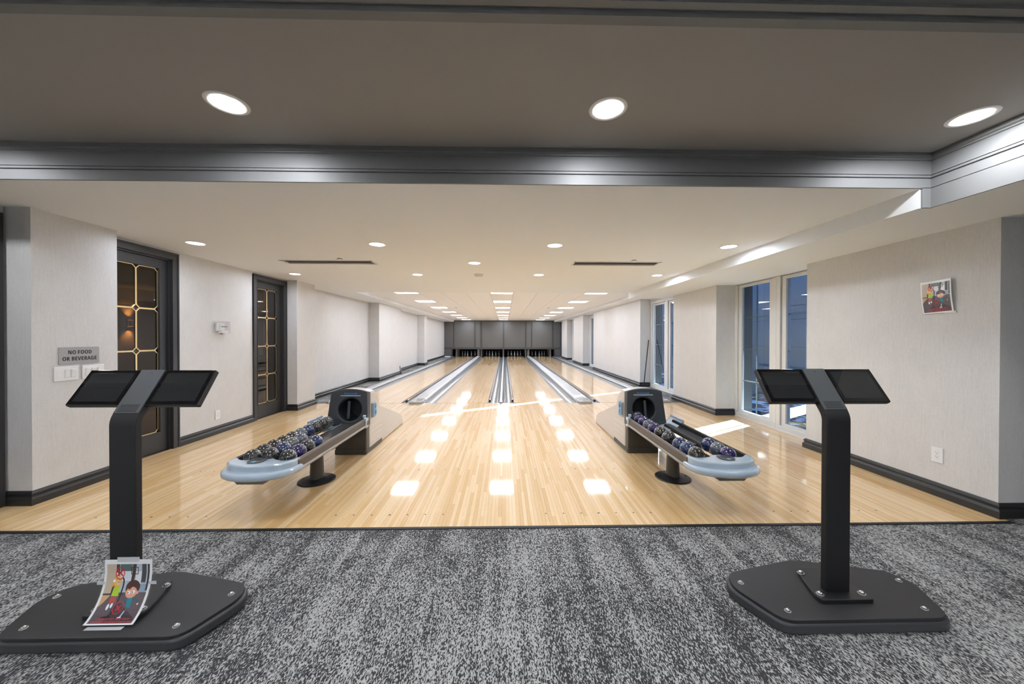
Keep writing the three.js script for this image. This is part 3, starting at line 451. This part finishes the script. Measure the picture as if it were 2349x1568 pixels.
balls('left', 'outer', [[1.878, .4165, 4.49, 'char'], [1.884, .4165, 4.352, 'brown'], [1.884, .4165, 4.222, 'brown'], [1.884, .4165, 4.092, 'brown'], [1.884, .4165, 3.965, 'brown'], [1.878, .4165, 3.84, 'slate'], [1.876, .4165, 3.714, 'blue'], [1.876, .4165, 3.588, 'char'], [1.874, .4165, 3.463, 'brown'], [1.872, .4165, 3.338, 'grey']]);
balls('left', 'middle', [[1.752, YB + .003, 4.476, 'char'], [1.738, YB + .003, 4.336, 'blue'], [1.76, YB + .003, 4.19, 'grey'], [1.758, YB + .003, 4.056, 'slate']]);
balls('left', 'inner', [[1.594, YB, 4.512, 'char'], [1.594, YB, 4.375, 'purple'], [1.594, YB, 4.247, 'char'], [1.594, YB, 4.112, 'blue']]);
balls('right', 'inner', [[1.594, YB, 4.5, 'brown'], [1.594, YB, 4.366, 'blue'], [1.594, YB, 4.238, 'blue'], [1.594, YB, 4.03, 'char'], [1.594, YB, 3.86, 'brown'], [1.594, YB, 3.71, 'purple'], [1.596, YB, 3.572, 'slate'], [1.6, YB, 3.43, 'purple'], [1.604, YB, 3.302, 'purple'], [1.625, YB, 3.176, 'grey']]);
balls('right', 'outer', [[1.852, .4165, 4.492, 'purple'], [1.85, .4165, 4.364, 'slate'], [1.848, .4165, 4.238, 'blue']]);

// ---------------------------------------------------------------- ball returns
const loader = new FontLoader();
const sansBold = await loader.loadAsync('fonts/droid/droid_sans_bold.typeface.json'), serifBold = await loader.loadAsync('fonts/droid/droid_serif_bold.typeface.json');
function text(str, size, font, depth = .0008, curve = 3) { const g = new TextGeometry(str, { font, size, depth, curveSegments: curve, bevelEnabled: false }); g.computeBoundingBox(); const b = g.boundingBox; g.translate(-(b.min.x + b.max.x) / 2, -(b.min.y + b.max.y) / 2, 0); return g; }
function ballReturn(s) {
  const side = s < 0 ? 'left' : 'right';
  const t = thing('ball_return', `beige and slate ball return with a ball rack on the ${side}`, 'ball return', [s * 1.72, 0, 3.1], 'ball returns'); t.scale.x = s;
  // local axes: x outwards from the middle of the room (minus 1.72), z minus 3.1
  const hw = .208;
  const side_ = [[-.03, 0], [-.015, .36], [-.055, .695], [-.12, .703], [-.18, .694], [-.25, .66], [-.31, .605], [-.345, .55], [-.36, .5], [-.42, .47], [-1.25, .19], [-1.36, .13], [-1.40, .0]];
  const bore = new THREE.CylinderGeometry(.143, .143, .5, 40); bore.rotateX(Math.PI / 2); bore.translate(-.022, .505, .0);
  const csg = new Evaluator(); csg.attributes = ['position', 'normal', 'uv']; csg.useGroups = false;
  const solid = new Brush(runX(roundPoly(side_, [.0, .0, .01, .02, .03, .03, .03, .03, .02, .02, .03, .02, .0], 4), -hw, hw, .022, 4)), hollow = new Brush(bore); solid.updateMatrixWorld(); hollow.updateMatrixWorld();
  part('shell', csg.evaluate(solid, hollow, SUBTRACTION).geometry, M.beige, t, 'beige plastic shell with a sloping tail');
  const hill = []; for (let i = 0; i <= 12; i++) { const a = -1 + i / 6; hill.push([hw * a * .985, .703 + .034 * (1 - a * a)]); }
  part('crown', [applyM(ext(shp([...hill, [hw * .985, .69], [-hw * .985, .69]]), .11, .006, 2), new THREE.Matrix4().makeTranslation(0, 0, -.165))], M.beige, t);
  const tilt = new THREE.Matrix4().makeTranslation(0, .36, .012).multiply(new THREE.Matrix4().makeRotationX(-.17)).multiply(new THREE.Matrix4().makeTranslation(0, -.36, 0));
  const front = [[-.228, .33], [.235, .33], [.222, .48], [.206, .692], ...hill.slice().reverse().map(([x, y]) => [x, y + .004]), [-.206, .692], [-.222, .48]];
  part('front_panel', applyM(ext(shp(front, [circ(-.022, .505, .136, 48)]), .085, .01, 3, 24), tilt), M.slate, t, 'dark slate front panel with a round ball opening');
  part('tunnel', join([ext(shp(circ(-.022, .505, .1425, 40), [circ(-.022, .505, .135, 40)]), .28), ext(shp(circ(-.022, .505, .1425, 40)), .004)]).translate(0, 0, -.245), M.slate, t, 'slate plastic tunnel behind the opening');
  part('opening_rim', applyM(ext(shp(circ(-.022, .505, .141, 48), [circ(-.022, .505, .135, 48)]), .006, .002, 2, 24), tilt.clone().multiply(new THREE.Matrix4().makeTranslation(0, 0, .083))), M.padDark, t);
  part('ball_flap', applyM(bx(.0, .03, .40, .60, .03, .036), tilt), M.padDark, t);
  part('silver_strip', applyM(rb(-.135, .095, .656, .667, .08, .0965, .002), tilt), M.alu, t);
  let lg = text('Brunswick', .02, serifBold, .0012); lg = lg.index ? lg.toNonIndexed() : lg; lg.applyMatrix4(new THREE.Matrix4().makeShear(0, 0, .25, 0, 0, 0)); if (s < 0) lg = applyM(lg, new THREE.Matrix4().makeScale(-1, 1, 1));
  part('logo_text', applyM(lg, tilt.clone().multiply(new THREE.Matrix4().makeTranslation(-.022, .686, .0955))), M.logoBlue, t);
  // emblem on the side that faces the middle of the room
  part('emblem_plate', runX(roundPoly([[-.075, .385], [-.19, .375], [-.21, .4], [-.21, .45], [-.2, .475], [-.21, .5], [-.21, .545], [-.19, .57], [-.075, .565]], .012, 3), -hw - .012, -hw + .004), M.alu, t);
  { let g = text('B', .165, sansBold, .006, 5); g.rotateY(-Math.PI / 2); if (s < 0) g = applyM(g, new THREE.Matrix4().makeScale(1, 1, -1)); g.translate(-hw - .012, .472, -.152); part('emblem', g, M.emblemBlue, t, 'raised blue letter emblem'); }
  for (let k = 0; k < 4; k++) part('groove_rib', rb(-hw - .0025, -hw + .004, .285 - k * .062, .291 - k * .062, -.44 + k * .012, -.08 - k * .012, .002), std(L(.72, .66, .58), .4), t);
  part('base_front', [runX([[-.03, .0], [.085, .0], [.085, .055], [.07, .06], [.07, .2], [.055, .375], [-.03, .375]], -.15, hw - .005, .012, 3), applyM(ext(shp([[-.235, .375], [-.14, .14], [-.14, .055], [-.13, .055], [-.13, .375]]), .07, .004, 2), new THREE.Matrix4().makeTranslation(0, 0, -.02))].map(g => s ? applyM(g, new THREE.Matrix4().makeScale(-1, 1, 1)) : g), M.brownDark, t, 'dark brown pedestal under the opening');
  part('plinth', plan(roundPoly([[-.215, -.45], [.2, -.45], [.155, .088], [-.212, .088]], .03, 4), 0, .05, .006), M.brownDark, t);
  // rack: local x = |x| - 1.72, z = world - 3.1
  const z0 = .07, z1 = 1.42;
  part('inner_rail', runZ(roundPoly([[-.212, .325], [-.2, .325], [-.19, .35], [-.19, .405], [-.2, .412], [-.212, .40]], .004, 2), z0, z1), M.brownRail, t);
  part('rail_trim', [bar([-.21, .332, z0], [-.21, .332, z1], .0135, 12), rb(-.2, -.188, .408, .414, z0, z1, .002)], std(L(.3, .28, .26), .3, { metalness: .4 }), t);
  part('tray', runZ([[-.195, .338], [.085, .338], [.085, .352], [.06, .3595], [-.12, .3595], [-.195, .3595]], z0, z1), M.tray2, t, 'dark glossy ball tray');
  part('outer_rail', runZ([[.172, .345], [.18, .36], [.2, .366], [.25, .366], [.262, .38], [.27, .412], [.3, .412], [.306, .4], [.306, .33], [.28, .322], [.172, .325]], z0 + .1, z1), M.black, t);
  const brk = []; for (let i = 0; i <= 10; i++) { const a = i / 10; brk.push([.06 + .25 * a, .365 - .035 * Math.sin(a * Math.PI) + .075 * Math.pow(a, 3)]); }
  part('corner_bracket', [runZ([...brk, ...brk.slice().reverse().map(([x, y]) => [x, y - .012])], .05, .34)], M.blueGrey, t, 'blue grey curved bracket at the hood');
  part('bracket_lip', [rb(.297, .322, .4, .45, .05, .34, .01, 3)], M.blueGrey, t);
  part('inner_clip', [rb(-.226, -.19, .31, .43, .05, .12, .012, 3), rb(-.214, -.17, .42, .46, .05, .1, .014, 3)], M.blueGrey, t);
  // end cap with a scooped rear edge
  const rim = [], deck = []; const cx = .045, A = .272;
  for (let i = 0; i <= 28; i++) { const a = Math.PI * i / 28; rim.push([cx + A * Math.cos(a) * (1 + .0 * a), 1.42 + .225 * Math.pow(Math.sin(a), .75)]); deck.push([cx + (A - .022) * Math.cos(a), 1.42 + .165 * Math.pow(Math.sin(a), .8)]); }
  part('cap_rim', plan([...rim, [cx - A, 1.385], [cx + A, 1.385]], .318, .372, .024, 6), M.blueGrey, t, 'glossy blue grey bumper round the rack end');
  const scoop = []; for (let i = 0; i <= 20; i++) { const a = i / 20, x = cx - (A - .022) + 2 * (A - .022) * a; const c1 = Math.max(0, 1 - Math.pow((a - .23) / .17, 2)), c2 = Math.max(0, 1 - Math.pow((a - .77) / .17, 2)); scoop.push([x, 1.385 + .06 * Math.max(c1, c2)]); }
  part('cap_deck', plan([...deck, ...scoop], .36, .418, .016, 5), M.blueGrey, t);
  const pad = new THREE.Matrix4().makeTranslation(cx + .02, .418, 1.487).multiply(new THREE.Matrix4().makeRotationX(.06));
  part('control_pad', applyM(plan(roundPoly([[-.055, -.055], [.05, -.055], [.06, .01], [.035, .05], [-.035, .05], [-.062, .01]], .022, 5), 0, .007, .003), pad), M.padDark, t, 'dark oval button pad');
  for (let k = 0; k < 3; k++) part('speaker_slot', applyM(rb(-.032, .032, .0062, .0082, -.036 + k * .015, -.03 + k * .015, .001), pad), M.black, t);
  part('reset_button', applyM(cyl(.012, .013, .004, .0, .008, .026, 20), pad), M.blueButton, t, 'pale blue round button');
  { const g = plan([[cx - .12, 1.40], [cx + .12, 1.40], [cx + .12, 1.585], [cx - .12, 1.585]], .282, .322, .008, 2); const p = g.attributes.position; for (let i = 0; i < p.count; i++) if (p.getY(i) < .3) p.setX(i, cx + (p.getX(i) - cx) * .8); part('under_box', g, std(L(.17, .15, .125), .45), t); }
  part('pedestal', [new THREE.CylinderGeometry(.048, .06, .34, 28).scale(1, 1, 1.15).translate(-.025, .185, .8)], M.brownDark, t); part('pedestal_foot', [lathe([[0, .03], [.062, .03], [.075, .018], [.15, .012], [.163, .006], [.163, 0], [0, 0]], 40).translate(-.025, 0, .8)], M.blackSatin, t);
  for (const q of [-.125, .125]) part('foot_bolt', cyl(.012, .012, .004, -.025 + q, .0145, .8, 12), M.black, t);
  part('cross_brace', rb(-.2, .29, .3, .34, .74, .86, .008), M.brownDark, t);
}
ballReturn(-1); ballReturn(1);

// ---------------------------------------------------------------- scoring kiosks
function kiosk(x0, z0, label, skipFootBolt) {
  const t = thing('scoring_kiosk', label, 'kiosk', [x0, 0, z0], 'scoring kiosks');
  const outline = k => roundPoly([[-.40, .255], [.40, .255], [.5, .02], [.455, -.085], [.03, -.188], [-.03, -.188], [-.455, -.085], [-.5, .02]].map(([x, z]) => [x * k, (z - .03) * k + .03]), [.06, .06, .06, .06, .12, .12, .06, .06], 6);
  part('base_skirt', plan(outline(1.0), 0, .052, .014, 5), M.rubber, t, 'dark grey rubber rim'); part('base_plate', plan(outline(.972), .045, .066, .003, 2), M.plateTop, t, 'scuffed black top plate');
  for (const [x, z] of [[-.424, 0], [.424, 0], [-.33, .193], [.33, .193]]) { part('bolt_washer', cyl(.0135, .0145, .003, x, .0672, z, 18), M.alu, t); part('bolt_head', lathe([[0, .009], [.005, .0088], [.009, .006], [.0098, .0], [0, 0]], 16).translate(x, .0682, z), M.steel, t); }
  part('foot_plate', plan(roundPoly([[-.13, .155], [.13, .155], [.135, .12], [.105, .02], [.06, -.085], [-.06, -.085], [-.105, .02], [-.135, .12]], .02, 4), .065, .086, .003, 2), M.blackSatin, t);
  for (const [x, z] of [[-.105, .115], [.105, .115], [-.07, -.04], [.07, -.04]]) { part('bolt_washer', cyl(.0165, .0175, .003, x, .0872, z, 18), M.alu, t); part('bolt_head', lathe([[0, .011], [.006, .0105], [.011, .007], [.012, .0], [0, 0]], 16).translate(x, .0882, z), M.steel, t); }
  // post and arm: one bent bar
  const B = [.10, .965], v = [-.155, .218].map(q => q / Math.hypot(.155, .218)), nrm = [v[1], -v[0]], th = .034, len = Math.hypot(.155, .218);
  const bend = []; for (let k = 0; k <= 8; k++) { const q = k / 8, u = 1 - q, r = .035; bend.push([u * u * B[0] + 2 * u * q * B[0] + q * q * (B[0] + v[0] * r), u * u * (B[1] - r) + 2 * u * q * B[1] + q * q * (B[1] + v[1] * r)]); }
  const inner = bend.map(([z, y], k) => { const q = k / 8, nz = (1 - q) * 1 + q * nrm[0], ny = q * nrm[1], l = Math.hypot(nz, ny); return [z - nz / l * th, y - ny / l * th]; });
  const top = [B[0] + v[0] * len, B[1] + v[1] * len];
  part('post', runX([[B[0], .08], ...bend, top, [top[0] - nrm[0] * th, top[1] - nrm[1] * th], ...inner.slice().reverse(), [B[0] - th, .08]], -.061, .061, .005, 3), M.black, t, 'black metal post bent back at the top');
  // tilted frame: X across, V up the slope, N out of the face
  const T = new THREE.Matrix4().set(1, 0, 0, 0, 0, v[1], nrm[1], B[1], 0, v[0], nrm[0], B[0], 0, 0, 0, 1);
  const tl = g => applyM(g, T);
  part('arm_cover', tl(rb(-.0585, .0585, .03, len - .001, -.004, .0022, .002)), M.armGrey, t, 'grey textured arm face');
  for (let k = 0; k < 8; k++) part('speaker_slot', tl(rb(-.045, .045, .036 + k * .0052, .0385 + k * .0052, .0015, .0027, .0005, 1)), M.black, t);
  part('camera_eye', tl(rb(-.006, .006, len - .02, len - .017, .0015, .0028, .0005, 1)), M.black, t);
  for (const s of [-1, 1]) {
    const a = s < 0 ? -.312 : .0612, b = s < 0 ? -.0612 : .312, y0 = .071, y1 = len;
    const h = part('screen_housing', tl(rb(a, b, y0, y1, -.028, -.001, .006, 3)), M.blackSatin, t, s < 0 ? 'left tablet housing' : 'right tablet housing');
    const f = part('screen_glass', tl(rb(a + .003, b - .003, y0 + .003, y1 - .003, -.003, .0005, .0015)), M.screenGlass, t);
    part('display', tl(rb(a + .022, b - .022, y0 + .022, y1 - .02, -.001, .0008, .0004, 1)), M.display, f);
  }
  part('screen_bracket', tl(rb(-.2, .2, .1, .2, -.045, -.028, .004)), M.blackSatin, t);
}
kiosk(-1.715, 5.486, 'black twin screen scoring kiosk with a picture notice at its foot, left');
kiosk(1.737, 5.453, 'black twin screen scoring kiosk without a notice, right');

// ---------------------------------------------------------------- picture notices
const cv = document.createElement('canvas'); cv.width = 512; cv.height = 660; const q = cv.getContext('2d');
{
  const R = (c, x, y, w, h) => { q.fillStyle = c; q.fillRect(x, y, w, h); }, E = (c, x, y, a, b) => { q.fillStyle = c; q.beginPath(); q.ellipse(x, y, a, b, 0, 0, 2 * Math.PI); q.fill(); }, P = (c, pts) => { q.fillStyle = c; q.beginPath(); pts.forEach((p, i) => i ? q.lineTo(...p) : q.moveTo(...p)); q.closePath(); q.fill(); };
  R('#f2f2f1', 0, 0, 512, 660); q.save(); q.beginPath(); q.rect(26, 46, 460, 588); q.clip();
  R('#5d5156', 26, 46, 460, 588); P('#c9b7a2', [[26, 46], [130, 46], [118, 330], [26, 330]]); R('#4b3b37', 26, 316, 96, 14); P('#d7ad78', [[26, 332], [112, 332], [40, 430], [26, 440]]);
  R('#b9c4cf', 150, 46, 336, 264); R('#566f68', 170, 46, 130, 70); R('#dfe5ea', 190, 120, 140, 90); R('#e9edf0', 340, 120, 60, 120); R('#93a8bd', 370, 240, 110, 70); R('#3c3a3c', 130, 46, 34, 120); P('#4a382f', [[306, 46], [346, 46], [322, 240], [290, 240]]); R('#4a4b50', 404, 46, 48, 180); R('#2e2d31', 466, 46, 20, 250); q.strokeStyle = '#2b2b2d'; q.lineWidth = 7; q.strokeRect(290, 80, 72, 66);
  for (let i = 0; i < 900; i++) { const x = 26 + rnd() * 460, y = 330 + rnd() * 300; q.fillStyle = rnd() < .5 ? 'rgba(130,116,122,.35)' : 'rgba(60,50,56,.35)'; q.fillRect(x, y, 2 + rnd() * 10, 2); }
  P('#3d353d', [[190, 430], [250, 400], [470, 560], [470, 634], [160, 634]]); q.strokeStyle = '#151417'; q.lineWidth = 15; q.beginPath(); q.moveTo(196, 178); q.quadraticCurveTo(226, 190, 222, 260); q.lineTo(206, 530); q.stroke(); P('#151417', [[120, 548], [206, 520], [222, 548], [206, 562], [130, 562]]);
  // girl with raised arms
  R('#e8a23a', 98, 236, 22, 60); E('#f0b336', 154, 214, 44, 50); E('#f2c49a', 162, 226, 28, 28); E('#fff', 116, 210, 13, 13); E('#2a1c16', 160, 222, 3, 5); E('#2a1c16', 176, 220, 3, 5); P('#2b2b2d', [[108, 260], [128, 260], [118, 320], [104, 320]]); P('#b8d92f', [[126, 262], [192, 256], [194, 342], [120, 340]]); P('#c4484c', [[124, 346], [186, 346], [184, 400], [166, 404], [160, 384], [146, 410], [122, 404]]); E('#e8eef2', 132, 440, 13, 30); E('#e8eef2', 166, 426, 12, 24); P('#f2c49a', [[140, 190], [128, 130], [144, 128], [160, 180]]); P('#f2c49a', [[180, 190], [204, 132], [190, 126], [166, 180]]);
  // boy
  E('#4e2c20', 330, 270, 76, 66); E('#e9a58a', 326, 312, 60, 48); P('#4e2c20', [[262, 270], [300, 288], [340, 250], [396, 292], [392, 240], [300, 216]]); E('#fff', 300, 312, 17, 14); E('#fff', 348, 306, 17, 14); E('#2a1c16', 292, 314, 6, 6); E('#2a1c16', 340, 308, 6, 6); E('#e9a58a', 394, 312, 11, 13); P('#17808f', [[306, 362], [360, 356], [372, 450], [320, 442]]); P('#2a5c66', [[360, 360], [420, 366], [444, 400], [430, 410], [400, 384], [362, 384]]); E('#e9a58a', 436, 414, 11, 10); P('#2a5c66', [[306, 364], [262, 376], [262, 388], [308, 384]]); P('#55565f', [[322, 446], [372, 450], [366, 480], [330, 480]]); P('#aebfd2', [[324, 480], [340, 480], [328, 546], [312, 546]]); P('#d7e6ee', [[300, 548], [332, 540], [334, 560], [294, 562]]);
  q.strokeStyle = '#c9202a'; q.lineWidth = 9; q.beginPath(); q.ellipse(170, 138, 44, 58, 0, 0, 7); q.stroke(); q.beginPath(); q.ellipse(250, 448, 50, 62, 0, 0, 7); q.stroke();
  for (const [x, y, r] of [[170, 134, 30], [250, 450, 26]]) { q.lineWidth = 13; q.beginPath(); q.moveTo(x - r, y - r); q.lineTo(x + r, y + r); q.moveTo(x + r, y - r); q.lineTo(x - r, y + r); q.stroke(); }
  q.fillStyle = '#d92630'; q.font = 'bold italic 34px sans-serif'; q.textAlign = 'center'; q.fillText('PLEASE DO NOT PLAY', 268, 582, 350); q.fillText('WITH THE SCORING COMPUTER', 262, 622, 410); q.restore();
}
const noticeTex = new THREE.CanvasTexture(cv); noticeTex.colorSpace = THREE.SRGBColorSpace;
const noticeMat = phy(L(1, 1, 1), .35, { map: noticeTex, clearcoat: .8, clearcoatRoughness: .12, side: THREE.DoubleSide });
function sheet(w, line, bulge, thick = .0008) { // line: (y, z) points from the top down; closed thin solid with the print on its face
  const n = line.length, pos = [], uv = []; const P = (i, f, b) => { const x = (f - .5) * w; return [x, line[i][0], line[i][1] + bulge(f, i / (n - 1)) - (b ? thick : 0)]; }; const nx = 8;
  const quad = (a, b, c, d, ua, ub, uc, ud) => { pos.push(...a, ...b, ...c, ...a, ...c, ...d); uv.push(...ua, ...ub, ...uc, ...ua, ...uc, ...ud); };
  for (let i = 0; i < n - 1; i++) for (let j = 0; j < nx; j++) { const f0 = j / nx, f1 = (j + 1) / nx, v0 = 1 - i / (n - 1), v1 = 1 - (i + 1) / (n - 1); quad(P(i + 1, f0), P(i + 1, f1), P(i, f1), P(i, f0), [f0, v1], [f1, v1], [f1, v0], [f0, v0]); quad(P(i, f0, 1), P(i, f1, 1), P(i + 1, f1, 1), P(i + 1, f0, 1), [.01, .01], [.012, .01], [.012, .012], [.01, .012]); }
  const g = new THREE.BufferGeometry(); g.setAttribute('position', new THREE.Float32BufferAttribute(pos, 3)); g.setAttribute('uv', new THREE.Float32BufferAttribute(uv, 2)); g.computeVertexNormals(); return g;
}
const tape = phy(L(.86, .88, .9), .3, { transmission: .45, thickness: 0 });
{
  const t = thing('notice', 'laminated picture notice curling off the left kiosk post onto its base', 'notice', [-1.683, 0, 5.586], 'laminated picture notices');
  const line = [[.31, .004], [.28, .004], [.25, .0045], [.22, .008], [.19, .015], [.16, .025], [.135, .037], [.113, .051], [.096, .066], [.083, .081], [.0755, .094]];
  part('sheet', sheet(.216, line, () => 0), noticeMat, t, 'printed sheet with two cartoon children'); part('laminate_edge', sheet(.23, line.map(([y, z], i) => [y + (i === 0 ? .006 : i === line.length - 1 ? -.004 : 0), z - .0012]), () => 0, .0004), M.clearPlastic, t);
  for (const b of [[-.05, .05, .3, .322, .0035, .0052], [.1, .135, .2, .214, .012, .0135], [-.135, -.1, .2, .214, .012, .0135], [-.085, .075, .0672, .0682, .094, .112]]) part('tape', bx(...b), tape, t, 'strip of clear tape');
}
{
  const t = thing('notice', 'laminated picture notice taped to the right wall above an outlet', 'notice', [3.778, 1.7, 4.318], 'laminated picture notices', -Math.PI / 2); t.rotation.order = 'YXZ'; t.rotation.z = .05;
  const line = []; for (let i = 0; i <= 8; i++) line.push([.14 - .28 * i / 8, .006]);
  part('sheet', sheet(.216, line, (f, v) => .012 * Math.pow(Math.abs(f - .5) * 2, 2) * (1 - v) + .008 * Math.sin(v * Math.PI)), noticeMat, t); part('laminate_edge', sheet(.228, line.map(([y, z], i) => [y + (i === 0 ? .006 : i === 8 ? -.006 : 0), z - .0015]), (f, v) => .012 * Math.pow(Math.abs(f - .5) * 2, 2) * (1 - v) + .008 * Math.sin(v * Math.PI), .0004), M.clearPlastic, t);
  part('tape', [bx(.04, .12, -.15, -.132, .001, .004)], M.white, t, 'white putty blob at the lower corner');
}

// ---------------------------------------------------------------- wall fittings
{
  const t = thing('wall_sign', 'grey plaque reading NO FOOD OR BEVERAGE above the switches', 'sign', [-3.719, 1.184, 4.034], undefined, Math.PI / 2);
  part('plaque', applyM(ext(shp(roundPoly([[-.15, -.075], [.15, -.075], [.15, .075], [-.15, .075]], .012, 4)), .006, .0015, 2), new THREE.Matrix4()), M.signGrey, t);
  const a = text('NO FOOD', .033, sansBold).scale(.86, 1, 1).translate(0, .03, .0076), b = text('OR BEVERAGE', .033, sansBold).scale(.86, 1, 1).translate(0, -.026, .0076); part('lettering', [a, b], M.ink, t, 'black capital lettering');
}
function switchPlate(zc, label, w, xs, blank) {
  const t = thing('switch_plate', label, 'light switch', [-3.719, 1.032, zc], 'white switch plates', Math.PI / 2);
  part('plate', rb(-w / 2, w / 2, -.062, .062, 0, .008, .003, 3), M.white, t); if (blank !== undefined) part('blank_insert', rb(blank - .0165, blank + .0165, -.034, .034, .006, .0088, .001), M.white, t);
  for (const x of xs) { part('switch_frame', rb(x - .0185, x + .0185, -.036, .036, .006, .0092, .001), M.whiteSoft, t); const g = rb(x - .0158, x + .0158, -.033, .033, -.003, .004, .0015); g.rotateX(.055); g.translate(0, 0, .0112); part('rocker', g, M.white, t); }
}
switchPlate(4.132, 'white wall plate with a blank and two rocker switches under the sign', .172, [.0, .048], -.05);
switchPlate(3.931, 'white wall plate with three rocker switches beside the glazed door', .172, [-.048, 0, .048]);
function outlet(pos, turn, label, dark) {
  const t = thing('outlet', label, 'power outlet', pos, 'white wall outlets', turn); part('plate', rb(-.041, .041, -.064, .064, 0, .007, .003, 3), M.white, t); part('insert', rb(-.0165, .0165, -.034, .034, .005, .0085, .001), M.white, t);
  for (const y of [.017, -.017]) { part('slot', [rb(-.0085, -.006, y + .002, y + .011, .008, .0092, .0004, 1), rb(.006, .0085, y + .003, y + .011, .008, .0092, .0004, 1), cyl(.0028, .0028, .0012, 0, 0, 0, 10).rotateX(Math.PI / 2).translate(0, y - .007, .0088)], M.black, t); }
}
outlet([-3.929, .265, 2.252], Math.PI / 2, 'white power outlet low on the left wall between the glazed doors'); outlet([3.779, .347, 4.325], -Math.PI / 2, 'white power outlet low on the right wall under the notice');
{
  const t = thing('thermostat', 'white thermostat in a clear plastic guard on the left wall', 'thermostat', [-3.929, 1.483, 2.215], undefined, Math.PI / 2);
  part('guard', [rb(-.125, .125, -.083, -.079, 0, .06, .001), rb(-.125, .125, .079, .083, 0, .06, .001), rb(-.125, -.121, -.079, .079, 0, .06, .001), rb(.121, .125, -.079, .079, 0, .06, .001), rb(-.125, .125, -.083, .083, .06, .063, .001)], M.clearPlastic, t, 'clear plastic guard box');
  part('body', rb(-.07, .055, -.055, .06, 0, .026, .005, 3), M.white, t); part('cover', rb(-.055, .055, -.05, .055, .02, .034, .006, 3), M.white, t); part('dark_slit', rb(-.01, .1, .004, .013, .034, .038, .001), M.black, t); part('lock_box', rb(-.02, .105, -.085, -.045, .0, .05, .005, 2), M.white, t); part('keyhole', rb(-.01, .012, -.094, -.084, .02, .04, .002), M.black, t); part('dial_line', rb(-.038, -.034, -.03, .045, .034, .0352, .0005, 1), M.vent, t);
}
{
  const t = thing('pole', 'long black pole with a metal tip leaning beside the second window', 'pole', [3.80, 0, -2.15]);
  part('handle', [bar([.012, .1, -.012], [.2, 1.27, -.17], .0125, 12)], M.black, t); part('tip', [bar([.2, 1.27, -.17], [.205, 1.31, -.175], .012, 12)], M.steel, t, 'steel tip'); part('foot', [bar([-.02, .012, .02], [.012, .1, -.012], .009, 8)], M.black, t);
}
single('stick', 'short black stick leaning on the left wall beyond the middle pillar', 'stick', [bar([-3.66, .005, -5.55], [-3.7, .3, -5.6], .012, 8)], M.black);

// ---------------------------------------------------------------- shadows, render
scene.traverse(o => { if (o.isMesh) { o.castShadow = true; o.receiveShadow = true; } });
renderer.render(scene, camera);
